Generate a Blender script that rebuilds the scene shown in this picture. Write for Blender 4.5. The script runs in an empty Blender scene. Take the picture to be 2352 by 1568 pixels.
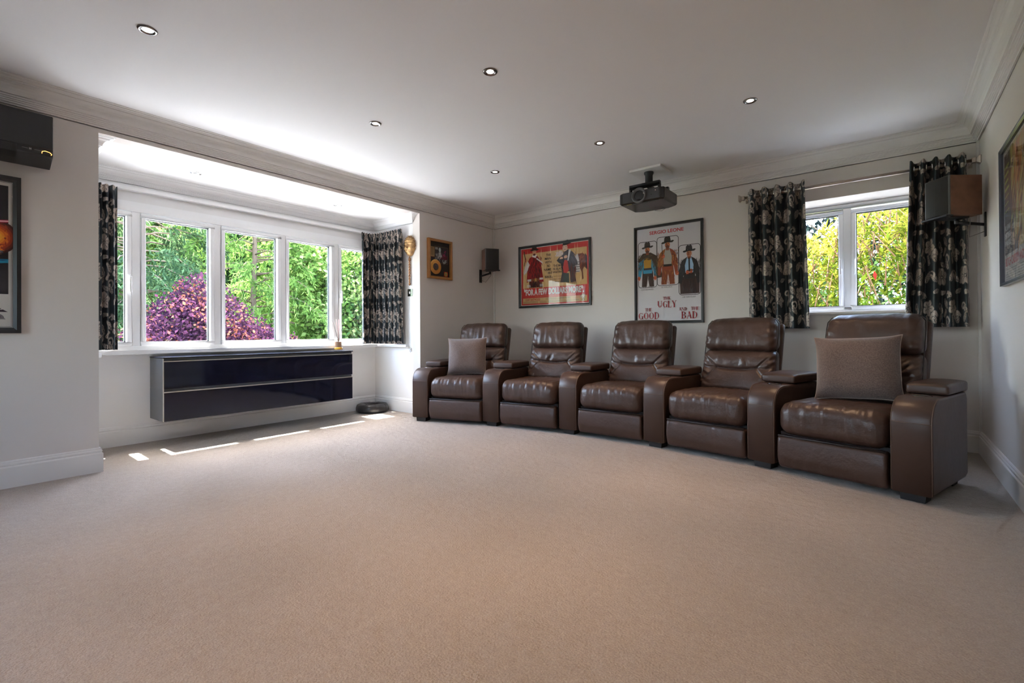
import bpy, bmesh, math, random
import numpy as np
from mathutils import Vector, Matrix, noise
random.seed(7)
SC = bpy.context.scene
COL = SC.collection

# ------------------------------------------------------------------ camera
cam_data = bpy.data.cameras.new('camera')
cam_data.sensor_width = 36.0
cam_data.lens = 1100.57 / 2352 * 36.0
cam_data.shift_y = -24.51 / 2352
cam_data.clip_start = 0.02
cam = bpy.data.objects.new('camera', cam_data)
COL.objects.link(cam)
_F = Vector((-0.617058, 0.786899, 0.005356))
_R = Vector((0.786874, 0.617081, -0.006294))
_U = Vector((0.008258, -0.000331, 0.999966))
cam.matrix_world = Matrix(((_R.x, _U.x, -_F.x, 0), (_R.y, _U.y, -_F.y, 0), (_R.z, _U.z, -_F.z, 0.92), (0, 0, 0, 1)))
SC.camera = cam

# ------------------------------------------------------------------ world, sun, exposure
SUN_SLOPE = 2.55                     # rise over run, the sun stands beyond the bay window
world = bpy.data.worlds.new('sky')
SC.world = world
world.use_nodes = True
wn = world.node_tree.nodes; wl = world.node_tree.links
wn.clear()
wo = wn.new('ShaderNodeOutputWorld'); wb = wn.new('ShaderNodeBackground')
ws = wn.new('ShaderNodeTexSky')
ws.sky_type = 'NISHITA'; ws.sun_disc = False
ws.sun_elevation = math.atan(SUN_SLOPE); ws.sun_rotation = math.radians(-90)
ws.air_density = 1.0; ws.dust_density = 2.5; ws.ozone_density = 0.7
wb.inputs['Strength'].default_value = 2.6
wl.new(ws.outputs[0], wb.inputs[0]); wl.new(wb.outputs[0], wo.inputs[0])
sun_d = bpy.data.lights.new('sun', 'SUN')
sun_d.energy = 34.0; sun_d.angle = math.radians(0.55); sun_d.color = (1.0, 0.975, 0.94)
sun = bpy.data.objects.new('sun', sun_d); COL.objects.link(sun)
sun.location = (-8, 2, 8)
sun.rotation_euler = Vector((1.0, -0.03, -SUN_SLOPE)).to_track_quat('-Z', 'Y').to_euler()

vs = SC.view_settings
vs.view_transform = 'Standard'; vs.look = 'None'; vs.gamma = 1.0; vs.exposure = 1.18
vs.use_curve_mapping = False
SC.cycles.use_denoising = True
SC.cycles.max_bounces = 12; SC.cycles.diffuse_bounces = 6; SC.cycles.glossy_bounces = 5
SC.cycles.transparent_max_bounces = 24; SC.cycles.transmission_bounces = 6
SC.cycles.sample_clamp_indirect = 12.0

# ------------------------------------------------------------------ materials
MATS = {}
def pmat(name, col, rough=0.5, metal=0.0, spec=0.5, bump=None, var=None, coat=0.0, sheen=0.0, emit=None, attr=None, trans=0.0):
    if name in MATS: return MATS[name]
    m = bpy.data.materials.new(name); m.use_nodes = True
    nt = m.node_tree; N = nt.nodes; L = nt.links
    b = N['Principled BSDF']
    b.inputs['Base Color'].default_value = (*col, 1)
    b.inputs['Roughness'].default_value = rough
    b.inputs['Metallic'].default_value = metal
    b.inputs['Specular IOR Level'].default_value = spec
    if coat: b.inputs['Coat Weight'].default_value = coat; b.inputs['Coat Roughness'].default_value = 0.03
    if sheen: b.inputs['Sheen Weight'].default_value = sheen; b.inputs['Sheen Roughness'].default_value = 0.5
    if trans: b.inputs['Transmission Weight'].default_value = trans
    if emit: b.inputs['Emission Color'].default_value = (*emit[0], 1); b.inputs['Emission Strength'].default_value = emit[1]
    tc = N.new('ShaderNodeTexCoord')
    if attr:
        a = N.new('ShaderNodeAttribute'); a.attribute_name = attr
        L.new(a.outputs['Color'], b.inputs['Base Color'])
    if var:                                   # var = (scale, amount, second colour)
        nz = N.new('ShaderNodeTexNoise'); nz.inputs['Scale'].default_value = var[0]; nz.inputs['Detail'].default_value = 5
        L.new(tc.outputs['Object'], nz.inputs['Vector'])
        rp = N.new('ShaderNodeMapRange'); rp.inputs[1].default_value = 0.3; rp.inputs[2].default_value = 0.7
        rp.inputs[3].default_value = 0; rp.inputs[4].default_value = var[1]
        L.new(nz.outputs['Fac'], rp.inputs[0])
        mx = N.new('ShaderNodeMix'); mx.data_type = 'RGBA'
        mx.inputs['A'].default_value = (*col, 1); mx.inputs['B'].default_value = (*var[2], 1)
        L.new(rp.outputs[0], mx.inputs['Factor'])
        L.new(mx.outputs['Result'], b.inputs['Base Color'])
    if bump:                                  # list of (scale, strength, distance)
        prev = None
        for sc_, st, di in bump:
            nz = N.new('ShaderNodeTexNoise'); nz.inputs['Scale'].default_value = sc_; nz.inputs['Detail'].default_value = 4
            L.new(tc.outputs['Object'], nz.inputs['Vector'])
            bp = N.new('ShaderNodeBump'); bp.inputs['Strength'].default_value = st; bp.inputs['Distance'].default_value = di
            L.new(nz.outputs['Fac'], bp.inputs['Height'])
            if prev: L.new(prev.outputs[0], bp.inputs['Normal'])
            prev = bp
        L.new(prev.outputs[0], b.inputs['Normal'])
    MATS[name] = m
    return m

def glassmat(name, tint=(1, 1, 1), ior=1.45, power=1.0):
    if name in MATS: return MATS[name]
    m = bpy.data.materials.new(name); m.use_nodes = True
    nt = m.node_tree; N = nt.nodes; L = nt.links; N.clear()
    o = N.new('ShaderNodeOutputMaterial'); mx = N.new('ShaderNodeMixShader')
    t = N.new('ShaderNodeBsdfTransparent'); t.inputs[0].default_value = (*tint, 1)
    g = N.new('ShaderNodeBsdfGlossy'); g.inputs['Roughness'].default_value = 0.02
    f0 = ((ior - 1) / (ior + 1)) ** 2 * power            # Schlick reflectance, same from both faces
    ge = N.new('ShaderNodeNewGeometry'); dt = N.new('ShaderNodeVectorMath'); dt.operation = 'DOT_PRODUCT'
    L.new(ge.outputs['Incoming'], dt.inputs[0]); L.new(ge.outputs['Normal'], dt.inputs[1])
    def M(op, a_, b_=None):
        k = N.new('ShaderNodeMath'); k.operation = op
        for i_, q in enumerate((a_, b_)):
            if q is None: continue
            if isinstance(q, (int, float)): k.inputs[i_].default_value = q
            else: L.new(q, k.inputs[i_])
        return k.outputs[0]
    c5 = M('POWER', M('SUBTRACT', 1.0, M('ABSOLUTE', dt.outputs['Value'])), 5.0)
    L.new(M('ADD', M('MULTIPLY', c5, 1 - f0), f0), mx.inputs[0])
    L.new(t.outputs[0], mx.inputs[1]); L.new(g.outputs[0], mx.inputs[2]); L.new(mx.outputs[0], o.inputs[0])
    MATS[name] = m
    return m

def leafmat(name, c1, c2, c3, scale=0.8, transl=0.45):
    if name in MATS: return MATS[name]
    m = bpy.data.materials.new(name); m.use_nodes = True
    nt = m.node_tree; N = nt.nodes; L = nt.links; N.clear()
    o = N.new('ShaderNodeOutputMaterial'); mx = N.new('ShaderNodeMixShader'); mx.inputs[0].default_value = transl
    d = N.new('ShaderNodeBsdfDiffuse'); t = N.new('ShaderNodeBsdfTranslucent')
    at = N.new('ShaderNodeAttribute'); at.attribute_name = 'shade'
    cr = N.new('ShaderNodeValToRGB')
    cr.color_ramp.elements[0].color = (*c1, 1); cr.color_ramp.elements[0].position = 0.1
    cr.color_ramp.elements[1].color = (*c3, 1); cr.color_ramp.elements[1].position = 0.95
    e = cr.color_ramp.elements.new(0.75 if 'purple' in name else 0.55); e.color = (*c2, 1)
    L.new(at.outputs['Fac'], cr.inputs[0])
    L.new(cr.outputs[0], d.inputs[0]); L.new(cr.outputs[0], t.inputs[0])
    L.new(d.outputs[0], mx.inputs[1]); L.new(t.outputs[0], mx.inputs[2]); L.new(mx.outputs[0], o.inputs[0])
    MATS[name] = m
    return m

WALL = pmat('wall_paint', (0.675, 0.622, 0.575), 0.75, spec=0.25, bump=[(180, 0.04, 0.001)])
CEIL = pmat('ceiling_paint', (0.775, 0.755, 0.74), 0.8, spec=0.2)
TRIM = pmat('trim_paint', (0.72, 0.69, 0.655), 0.45, spec=0.35)
UPVC = pmat('white_upvc', (0.93, 0.935, 0.94), 0.3)
WALL_LIT = pmat('bay_wall_paint_lit', (0.86, 0.855, 0.85), 0.75, spec=0.25)  # wall paint lightened: daylight bouncing round the bay is put into the colour
TRIM_LIT = pmat('bay_trim_paint_lit', (0.86, 0.855, 0.85), 0.45, spec=0.35)  # bay copy of the trim paint, lightened for the same bounced daylight
GASK = pmat('black_gasket', (0.02, 0.02, 0.022), 0.6)
GLAS = glassmat('window_glass', (0.97, 0.985, 0.98), 1.38, 1.0)
PGLAS = glassmat('picture_glass', (1, 1, 1), 1.5, 0.40)
def carpet_mat():
    m = pmat('beige_carpet', (0.5, 0.4, 0.32), 0.95, spec=0.08, sheen=0.15)
    N = m.node_tree.nodes; L = m.node_tree.links; b = N['Principled BSDF']; tc = [n for n in N if n.type == 'TEX_COORD'][0]
    def noi(scale, detail, stretch=None):
        n = N.new('ShaderNodeTexNoise'); n.inputs['Scale'].default_value = scale; n.inputs['Detail'].default_value = detail
        src = tc.outputs['Object']
        if stretch:
            mp = N.new('ShaderNodeMapping'); mp.inputs['Scale'].default_value = stretch; L.new(src, mp.inputs['Vector']); src = mp.outputs[0]
        L.new(src, n.inputs['Vector']); return n.outputs['Fac']
    def mix(f, a_, b_, lo=.35, hi=.65):
        r = N.new('ShaderNodeMapRange'); r.inputs[1].default_value = lo; r.inputs[2].default_value = hi; L.new(f, r.inputs[0])
        x = N.new('ShaderNodeMix'); x.data_type = 'RGBA'; L.new(r.outputs[0], x.inputs['Factor'])
        for i_, q in (('A', a_), ('B', b_)):
            if isinstance(q, tuple): x.inputs[i_].default_value = (*q, 1)
            else: L.new(q, x.inputs[i_])
        return x.outputs['Result']
    fib = mix(noi(190, 6), (.345, .300, .260), (.445, .392, .340))
    tuft = mix(noi(40, 5), (.94, .935, .93), (1.03, 1.03, 1.03))
    pile = mix(noi(1.3, 3, (1, 1, 1)), (.93, .925, .92), (1.04, 1.04, 1.04))
    mu = N.new('ShaderNodeMix'); mu.data_type = 'RGBA'; mu.blend_type = 'MULTIPLY'; mu.inputs['Factor'].default_value = 1
    L.new(fib, mu.inputs['A']); L.new(tuft, mu.inputs['B'])
    m2 = N.new('ShaderNodeMix'); m2.data_type = 'RGBA'; m2.blend_type = 'MULTIPLY'; m2.inputs['Factor'].default_value = 1
    L.new(mu.outputs['Result'], m2.inputs['A']); L.new(pile, m2.inputs['B']); L.new(m2.outputs['Result'], b.inputs['Base Color'])
    bp = N.new('ShaderNodeBump'); bp.inputs['Strength'].default_value = .8; bp.inputs['Distance'].default_value = .01; L.new(noi(130, 5), bp.inputs['Height'])
    b2 = N.new('ShaderNodeBump'); b2.inputs['Strength'].default_value = .4; b2.inputs['Distance'].default_value = .03; L.new(noi(16, 3), b2.inputs['Height']); L.new(bp.outputs[0], b2.inputs['Normal'])
    L.new(b2.outputs[0], b.inputs['Normal'])
    return m
CARPET = carpet_mat()
LEATHER = pmat('brown_leather', (0.060, 0.032, 0.0235), 0.36, spec=0.5, bump=[(420, 0.12, 0.002), (55, 0.28, 0.006), (11, 0.32, 0.02)],
               var=(5, 0.5, (0.080, 0.042, 0.030)))
LEATHER_S = pmat('smooth_brown_leather', (0.060, 0.032, 0.0235), 0.38, spec=0.5, bump=[(420, 0.12, 0.002), (9, 0.10, 0.02)], var=(5, 0.5, (0.074, 0.039, 0.028)))
LSEAM = pmat('dark_seam', (0.018, 0.011, 0.009), 0.6)
LSTITCH = pmat('tan_stitching', (0.16, 0.10, 0.07), 0.6)
BLACKP = pmat('black_plastic', (0.012, 0.012, 0.013), 0.4)
BLACKW = pmat('black_wood', (0.010, 0.009, 0.009), 0.45)
CUSH = pmat('mauve_brown_woven_fabric', (0.20, 0.145, 0.125), 0.95, spec=0.1, sheen=0.3, bump=[(500, 0.5, 0.002)], var=(160, 0.9, (0.10, 0.07, 0.062)))
PIPING = pmat('pale_piping', (0.36, 0.28, 0.24), 0.9)
STEEL = pmat('brushed_nickel', (0.50, 0.42, 0.36), 0.32, metal=1.0)
CHROME = pmat('chrome', (0.8, 0.8, 0.8), 0.1, metal=1.0)
DARKCH = pmat('dark_chrome', (0.25, 0.23, 0.22), 0.12, metal=1.0)
PAINTED = pmat('printed_paper', (0.5, 0.5, 0.5), 0.55, spec=0.3, attr='paint')
CLOTH = pmat('floral_jacquard', (0.1, 0.1, 0.1), 0.42, spec=0.45, attr='paint', sheen=0.05)
WALNUT = pmat('walnut_veneer', (0.22, 0.10, 0.06), 0.45, var=(14, 0.8, (0.12, 0.055, 0.032)))
GRILLE = pmat('speaker_cloth', (0.028, 0.026, 0.026), 0.9, bump=[(900, 0.4, 0.001)])
GREYP = pmat('grey_plastic', (0.12, 0.12, 0.125), 0.4)
NAVYT = pmat('gloss_navy_top', (0.008, 0.010, 0.022), 0.11, spec=0.7)
NAVY = pmat('gloss_navy_lacquer', (0.007, 0.009, 0.021), 0.06, spec=0.5)
SATIN = pmat('satin_grey_lacquer', (0.13, 0.14, 0.15), 0.35)
ALU = pmat('pale_aluminium', (0.75, 0.72, 0.64), 0.3, metal=0.8)

# ------------------------------------------------------------------ mesh helpers
class MB:
    def __init__(s): s.v = []; s.f = []; s.m = []; s.sm = []
    def add(s, vs_, fs, mi=0, smooth=False):
        o = len(s.v); s.v += [tuple(p) for p in vs_]
        for f in fs: s.f.append([i + o for i in f]); s.m.append(mi); s.sm.append(smooth)
        return s
    def box(s, a, b, mi=0):
        x0, y0, z0 = a; x1, y1, z1 = b
        x0, x1 = min(x0, x1), max(x0, x1); y0, y1 = min(y0, y1), max(y0, y1); z0, z1 = min(z0, z1), max(z0, z1)
        v = [(x0, y0, z0), (x1, y0, z0), (x1, y1, z0), (x0, y1, z0), (x0, y0, z1), (x1, y0, z1), (x1, y1, z1), (x0, y1, z1)]
        return s.add(v, [(0, 3, 2, 1), (4, 5, 6, 7), (0, 1, 5, 4), (1, 2, 6, 5), (2, 3, 7, 6), (3, 0, 4, 7)], mi)
    def tube(s, path, r, n=8, mi=0, cap=True, smooth=True):
        path = [Vector(p) for p in path]; rr = r if hasattr(r, '__len__') else [r] * len(path)
        rings = []; prev = None
        for i, p in enumerate(path):
            d = (path[min(i + 1, len(path) - 1)] - path[max(i - 1, 0)])
            if d.length < 1e-9: d = Vector((0, 0, 1))
            d.normalize()
            if prev is None:
                a = Vector((0, 0, 1)) if abs(d.z) < 0.9 else Vector((1, 0, 0))
                u = d.cross(a).normalized()
            else:
                u = (prev - d * prev.dot(d))
                u = u.normalized() if u.length > 1e-6 else d.orthogonal().normalized()
            w = d.cross(u); prev = u
            rings.append([p + (u * math.cos(2 * math.pi * k / n) + w * math.sin(2 * math.pi * k / n)) * rr[i] for k in range(n)])
        v = [q for rg in rings for q in rg]; f = []
        for i in range(len(rings) - 1):
            for k in range(n):
                f.append((i * n + k, i * n + (k + 1) % n, (i + 1) * n + (k + 1) % n, (i + 1) * n + k))
        s.add(v, f, mi, smooth)
        if cap:
            s.add(rings[0], [list(range(n))[::-1]], mi); s.add(rings[-1], [list(range(n))], mi)
        return s
    def lathe(s, prof, c=(0, 0, 0), n=32, mi=0, smooth=True, axis='z', closed=False):
        v = []
        for r, z in prof:
            for k in range(n):
                a = 2 * math.pi * k / n
                p = (r * math.cos(a), r * math.sin(a), z)
                if axis == 'y': p = (p[0], z, p[1])
                elif axis == 'x': p = (z, p[0], p[1])
                v.append((c[0] + p[0], c[1] + p[1], c[2] + p[2]))
        f = []; m = len(prof)
        for i in range(m if closed else m - 1):
            j = (i + 1) % m
            for k in range(n):
                f.append((i * n + k, i * n + (k + 1) % n, j * n + (k + 1) % n, j * n + k))
        return s.add(v, f, mi, smooth)
    def extrude(s, pts, h0, h1, axis='z', mi=0):
        """pts: 2-D polygon; axis z: (x,y) up z; x: (y,z) along x; y: (x,z) along y"""
        n = len(pts)
        def P(p, h):
            return {'z': (p[0], p[1], h), 'x': (h, p[0], p[1]), 'y': (p[0], h, p[1])}[axis]
        v = [P(p, h0) for p in pts] + [P(p, h1) for p in pts]
        f = [list(range(n))[::-1], list(range(n, 2 * n))] + [(i, (i + 1) % n, n + (i + 1) % n, n + i) for i in range(n)]
        return s.add(v, f, mi)
    def build(s, name, mats, parent=None, fix=True, bevel=None, loc=None, rz=None):
        me = bpy.data.meshes.new(name); me.from_pydata(s.v, [], s.f)
        for m in (mats if isinstance(mats, (list, tuple)) else [mats]): me.materials.append(m)
        me.polygons.foreach_set('material_index', s.m); me.polygons.foreach_set('use_smooth', s.sm)
        if fix:
            bm = bmesh.new(); bm.from_mesh(me); bmesh.ops.remove_doubles(bm, verts=bm.verts, dist=1e-6)
            bmesh.ops.recalc_face_normals(bm, faces=bm.faces); bm.to_mesh(me); bm.free()
        me.update()
        o = bpy.data.objects.new(name, me); COL.objects.link(o)
        if parent: o.parent = parent
        if loc: o.location = loc
        if rz is not None: o.rotation_euler = (0, 0, rz)
        if bevel:
            b = o.modifiers.new('bevel', 'BEVEL'); b.width = bevel[0]; b.segments = bevel[1]; b.limit_method = 'ANGLE'; b.angle_limit = math.radians(35)
            b.harden_normals = False
            for p in me.polygons: p.use_smooth = True
            w = o.modifiers.new('wn', 'WEIGHTED_NORMAL'); w.keep_sharp = True
        return o

def tag(o, label, cat, group=None, kind=None):
    if label: o['label'] = label
    if cat: o['category'] = cat
    if group: o['group'] = group
    if kind: o['kind'] = kind
    return o
def thing(name, label, cat, loc=(0, 0, 0), rz=0.0, group=None, kind=None):
    o = bpy.data.objects.new(name, None); COL.objects.link(o); o.empty_display_size = 0.1
    o.location = loc; o.rotation_euler = (0, 0, rz)
    return tag(o, label, cat, group, kind)
def struct(o, label=None, cat=None):
    o['kind'] = 'structure'
    if label: o['label'] = label
    if cat: o['category'] = cat
    return o
def copy_tree(o, parent=None):
    c = o.copy(); COL.objects.link(c)
    if parent: c.parent = parent
    for ch in list(o.children): copy_tree(ch, c)
    return c

def sweep(path, prof, closed=False):
    """sweep profile [(offset to the right of travel, z)] along a level path of (x,y) with mitred corners"""
    n = len(path); mb = MB(); rings = []
    P = [Vector(p) for p in path]
    for i in range(n):
        if closed or 0 < i < n - 1:
            a = (P[i] - P[i - 1]).normalized(); b = (P[(i + 1) % n] - P[i]).normalized()
            na = Vector((a.y, -a.x)); nb = Vector((b.y, -b.x))
            m = (na + nb); m = m / max(1e-6, m.dot(na))
        else:
            a = (P[1] - P[0]).normalized() if i == 0 else (P[-1] - P[-2]).normalized()
            m = Vector((a.y, -a.x))
        rings.append([(P[i].x + m.x * t, P[i].y + m.y * t, z) for t, z in prof])
    k = len(prof); v = [q for r in rings for q in r]; f = []
    for i in range(n if closed else n - 1):
        j = (i + 1) % n
        for q in range(k - 1): f.append((i * k + q, i * k + q + 1, j * k + q + 1, j * k + q))
    mb.add(v, f)
    if not closed:
        mb.add(rings[0], [list(range(k))]); mb.add(rings[-1], [list(range(k))])
    return mb

def rbox(c, h, r, fn=None, n=(8, 8, 8), k=4):
    """rounded box about c with half sizes h, edge radius r; fn(x,y,z)->(x,y,z) reshapes it (local to c)"""
    r = min(r, min(h) * 0.999)
    def ax(hh, m):
        e = [-hh + r * (1 - math.cos(math.pi / 2 * i / k)) * 1.0 for i in range(k)]
        e = [-hh + r * i / k for i in range(k)]
        mid = [(-hh + r) + (2 * (hh - r)) * i / m for i in range(m + 1)]
        return e + mid + [-q for q in e[::-1]]
    A = [ax(h[i], n[i]) for i in range(3)]
    mb = MB(); idx = {}; V = []
    def vert(p):
        key = tuple(round(q, 6) for q in p)
        if key in idx: return idx[key]
        inn = [max(-(h[i] - r), min(h[i] - r, p[i])) for i in range(3)]
        d = Vector([p[i] - inn[i] for i in range(3)])
        if d.length > 1e-9: d = d.normalized() * r
        q = (inn[0] + d.x, inn[1] + d.y, inn[2] + d.z)
        if fn: q = fn(*q)
        idx[key] = len(V); V.append((c[0] + q[0], c[1] + q[1], c[2] + q[2])); return idx[key]
    F = []
    for a in range(3):
        b, d = (a + 1) % 3, (a + 2) % 3
        for sgn in (-1, 1):
            for i in range(len(A[b]) - 1):
                for j in range(len(A[d]) - 1):
                    q = []
                    for (ii, jj) in ((i, j), (i + 1, j), (i + 1, j + 1), (i, j + 1)):
                        p = [0, 0, 0]; p[a] = sgn * h[a]; p[b] = A[b][ii]; p[d] = A[d][jj]; q.append(vert(p))
                    F.append(q if sgn > 0 else q[::-1])
    mb.add(V, F, 0, True)
    return mb
# ------------------------------------------------------------------ room shell
X1, X3, Y2, YR, XB = -4.222, 0.55, 5.0, -2.6, -5.07        # left wall, right wall, back wall, rear wall, bay wall
P1, P2, ZC, ZB = 0.83, 3.676, 2.485, 2.305
WT = 0.12
struct(MB().box((XB - 0.3, YR - 0.3, -0.12), (X3 + 0.3, Y2 + 0.42, 0)).build('floor', CARPET), 'beige cut-pile carpet covering the whole room', 'carpet')
struct(MB().box((X1 - WT, YR - 0.2, ZC), (X3 + 0.2, Y2 + 0.4, ZC + 0.12)).box((XB - 0.045, P1 - WT, ZB), (X1 - WT - .0005, P2 + WT, ZB + 0.05)).build('ceiling', CEIL),
       'white painted ceiling with recessed spotlights', 'ceiling')
w = MB().box((X1 - WT, YR, 0), (X1, P1, ZC)).box((X1 - WT, P2, 0), (X1, Y2, ZC))
w.box((X1 - WT, P1, ZB), (X1, P2, ZC))
struct(w.build('wall_left', WALL, fix=False), 'greige left wall with wide opening into the window bay', 'wall')
BW = (0.74, 3.75, 0.80, 2.03)                                # bay window opening y0,y1,z0,z1
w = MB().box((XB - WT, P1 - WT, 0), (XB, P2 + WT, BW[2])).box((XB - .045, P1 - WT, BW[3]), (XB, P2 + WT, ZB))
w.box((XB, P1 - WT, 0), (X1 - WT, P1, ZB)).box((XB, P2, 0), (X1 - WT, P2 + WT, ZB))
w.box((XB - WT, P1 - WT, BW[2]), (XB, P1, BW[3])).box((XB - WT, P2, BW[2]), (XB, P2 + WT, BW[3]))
struct(w.build('wall_bay', WALL_LIT, fix=False), 'painted low wall and sides of the window bay, lightened for bounced daylight', 'wall')
RW = (-0.95, 0.40, 1.09, 2.08)                               # back window opening x0,x1,z0,z1
w = MB().box((X1 - WT, Y2, 0), (X3 + WT, Y2 + 0.40, RW[2])).box((X1 - WT, Y2, RW[3]), (X3 + WT, Y2 + 0.40, ZC))
w.box((X1 - WT, Y2, RW[2]), (RW[0], Y2 + 0.40, RW[3])).box((RW[1], Y2, RW[2]), (X3 + WT, Y2 + 0.40, RW[3]))
struct(w.build('wall_back', WALL, fix=False), 'greige back wall behind the recliners with two film posters', 'wall')
struct(MB().box((X3, YR, 0), (X3 + WT, Y2, ZC)).build('wall_right', WALL), 'greige right wall with a film poster near the corner', 'wall')
FILL_WIN = (-2.9, -1.5, 0.90, 2.05)                                # unseen window added behind the camera for fill daylight, x0,x1,z0,z1
w = MB().box((X1 - WT, YR - 0.2, 0), (FILL_WIN[0], YR, ZC)).box((FILL_WIN[1], YR - 0.2, 0), (X3 + WT, YR, ZC)).box((FILL_WIN[0], YR - 0.2, FILL_WIN[3]), (FILL_WIN[1], YR, ZC)).box((FILL_WIN[0], YR - 0.2, 0), (FILL_WIN[1], YR, FILL_WIN[2]))
struct(w.build('wall_rear', WALL, fix=False), 'greige rear wall behind the camera, with a window added for fill daylight', 'wall')

# cornices
CP = [(0, .150), (0, .145), (.010, .145), (.012, .136), (.020, .134), (.020, .125), (.026, .123), (.026, .115), (.032, .113), (.032, .105),
      (.040, .103), (.040, .094), (.052, .092), (.052, .086), (.055, .072), (.062, .055), (.074, .040), (.088, .031), (.096, .028), (.096, .022),
      (.104, .020), (.112, .013), (.122, .010), (.122, .006), (.130, .005), (.136, .003), (.136, 0)]
prof = [(p, ZC - d) for p, d in CP] + [(0, ZC)]
rect = [(X1, YR), (X1, Y2), (X3, Y2), (X3, YR)]
struct(sweep(rect, prof, closed=True).build('trim_1', TRIM), 'stepped plaster cornice running round the ceiling', 'cornice')
BCP = [(p * 0.74, ZB - d * 0.64) for p, d in CP] + [(0, ZB)]
xs = X1 - 0.125
bp_ = [(xs, P1), (XB, P1), (XB, P2), (xs, P2)]
def bay_cornice():
    mb = MB(); k = len(BCP)
    rings = []
    for t, z in BCP: pass
    def ring(fx):
        return [fx(t, z) for t, z in BCP]
    R = [ring(lambda t, z: (xs + t, P1, z)), ring(lambda t, z: (xs + t, P1 + t, z)), ring(lambda t, z: (XB + t, P1 + t, z)),
         ring(lambda t, z: (XB + t, P2 - t, z)), ring(lambda t, z: (xs + t, P2 - t, z)), ring(lambda t, z: (xs + t, P2, z))]
    v = [q for r in R for q in r]; f = []
    for i in range(5):
        for q in range(k - 1): f.append((i * k + q, i * k + q + 1, (i + 1) * k + q + 1, (i + 1) * k + q))
    mb.add(v, f); return mb
struct(bay_cornice().build('trim_2', TRIM_LIT), 'plaster cornice round the bay ceiling with returned ends, lightened for bounced daylight', 'cornice')

# baseboards
BP = [(0, .164), (.006, .164), (.010, .158), (.010, .152), (.013, .150), (.016, .146), (.016, .138), (.013, .135), (.013, .131), (.018, .128), (.020, .124), (.020, 0)]
struct(sweep([(X1, YR), (X1, P1), (X1 - .0201, P1)], BP).build('baseboard_left', TRIM), 'moulded baseboard along the left wall under the space poster', 'baseboard')
struct(sweep([(X1 - .02, P1), (XB, P1), (XB, P2), (X1 - .02, P2)], BP).build('baseboard_bay', TRIM_LIT), 'moulded baseboard round the window bay, lightened for bounced daylight', 'baseboard')
struct(sweep([(X1 - .0201, P2), (X1, P2), (X1, Y2)], BP).build('baseboard_corner', TRIM), 'moulded baseboard along the short left wall behind the first recliner', 'baseboard')
struct(sweep([(X1, Y2), (X3, Y2)], BP).build('baseboard_back', TRIM), 'moulded white baseboard behind the recliners', 'baseboard')
struct(sweep([(X3, Y2), (X3, YR)], BP).build('baseboard_right', TRIM), 'moulded white baseboard along the right wall', 'baseboard')
# thin cable cover strips in the two back corners
struct(MB().box((X1 + .001, Y2 - .022, .165), (X1 + .016, Y2 - .001, 2.34)).build('trim_3', TRIM), 'thin white cable cover in the left back corner', 'cable cover')
struct(MB().box((X3 - .016, Y2 - .030, .165), (X3 - .001, Y2 - .012, 2.34)).build('trim_4', TRIM), 'thin white cable cover in the right back corner', 'cable cover')

# ------------------------------------------------------------------ windows
def frame_rect(mb, plane, u0, u1, z0, z1, w_, d0, d1, mi=0):
    """picture-frame of bars, width w_, between depths d0..d1; plane 'x': u is y, depth is x; plane 'y': u is x, depth is y"""
    def B(ua, ub, za, zb):
        if plane == 'x': mb.box((d0, ua, za), (d1, ub, zb), mi)
        else: mb.box((ua, d0, za), (ub, d1, zb), mi)
    B(u0, u1, z0, z0 + w_); B(u0, u1, z1 - w_, z1); B(u0, u0 + w_, z0 + w_, z1 - w_); B(u1 - w_, u1, z0 + w_, z1 - w_)
def handle_mesh(side, plane, u, z, d, out):
    """espagnolette handle; out = direction to the room"""
    mb = MB()
    def B(du0, du1, dd0, dd1, z0, z1):
        if plane == 'x': mb.box((d + out * dd0, u + du0, z0), (d + out * dd1, u + du1, z1))
        else: mb.box((u + du0, d + out * dd0, z0), (u + du1, d + out * dd1, z1))
    B(-.011, .011, 0, .012, z - .06, z + .035); B(-.008, .008, .012, .040, z - .004, z + .022)
    B(-.007, .007, .028, .042, z - .115, z + .020)
    return mb
# bay window
win = struct(thing('window_1', None, None, (0, 0, 0)), 'wide white five-pane window filling the bay', 'window')
xo, xi = XB - 0.045, XB + 0.035                             # outer / inner face of the frame
f = MB()
f.box((xo, BW[0], .795), (xi, BW[1], .835)); f.box((xo, BW[0], 1.975), (xi, BW[1], 2.032))
panes = [(.72, 1.168), (1.305, 1.800), (1.9335, 2.435), (2.5615, 3.049), (3.186, 3.62)]
for a, b in ((1.168, 1.305), (1.800, 1.9335), (2.435, 2.5615), (3.049, 3.186)):
    c = (a + b) / 2; f.box((xo, c - .030, .835), (xi - .004, c + .030, 1.975))
f.box((xo, P1 - .1, .835), (xi, P1 + .005, 1.975)); f.box((xo, P2 - .005, .835), (xi, P2 + .07, 1.975))
f.build('window_frame', UPVC, win, bevel=(.004, 2))
for i, (a, b) in enumerate(panes):
    a2, b2 = a - .036, b + .036
    s = MB(); frame_rect(s, 'x', a2, b2, .832, 1.968, .034, XB - .038, XB + .046)
    sa = s.build('sash', UPVC, win, bevel=(.005, 2))
    s = MB(); frame_rect(s, 'x', a - .004, b + .004, .860, 1.938, .009, XB - .026, XB - .004); s.build('gasket', GASK, sa)
    MB().box((XB - .018, a - .003, .862), (XB - .014, b + .003, 1.936)).build('glass', GLAS, sa)
    if i in (0, 4):
        handle_mesh(0, 'x', (b2 - .016) if i == 0 else (a2 + .016), 1.40, XB + .046, 1).build('handle', UPVC, sa, bevel=(.003, 2))
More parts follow.
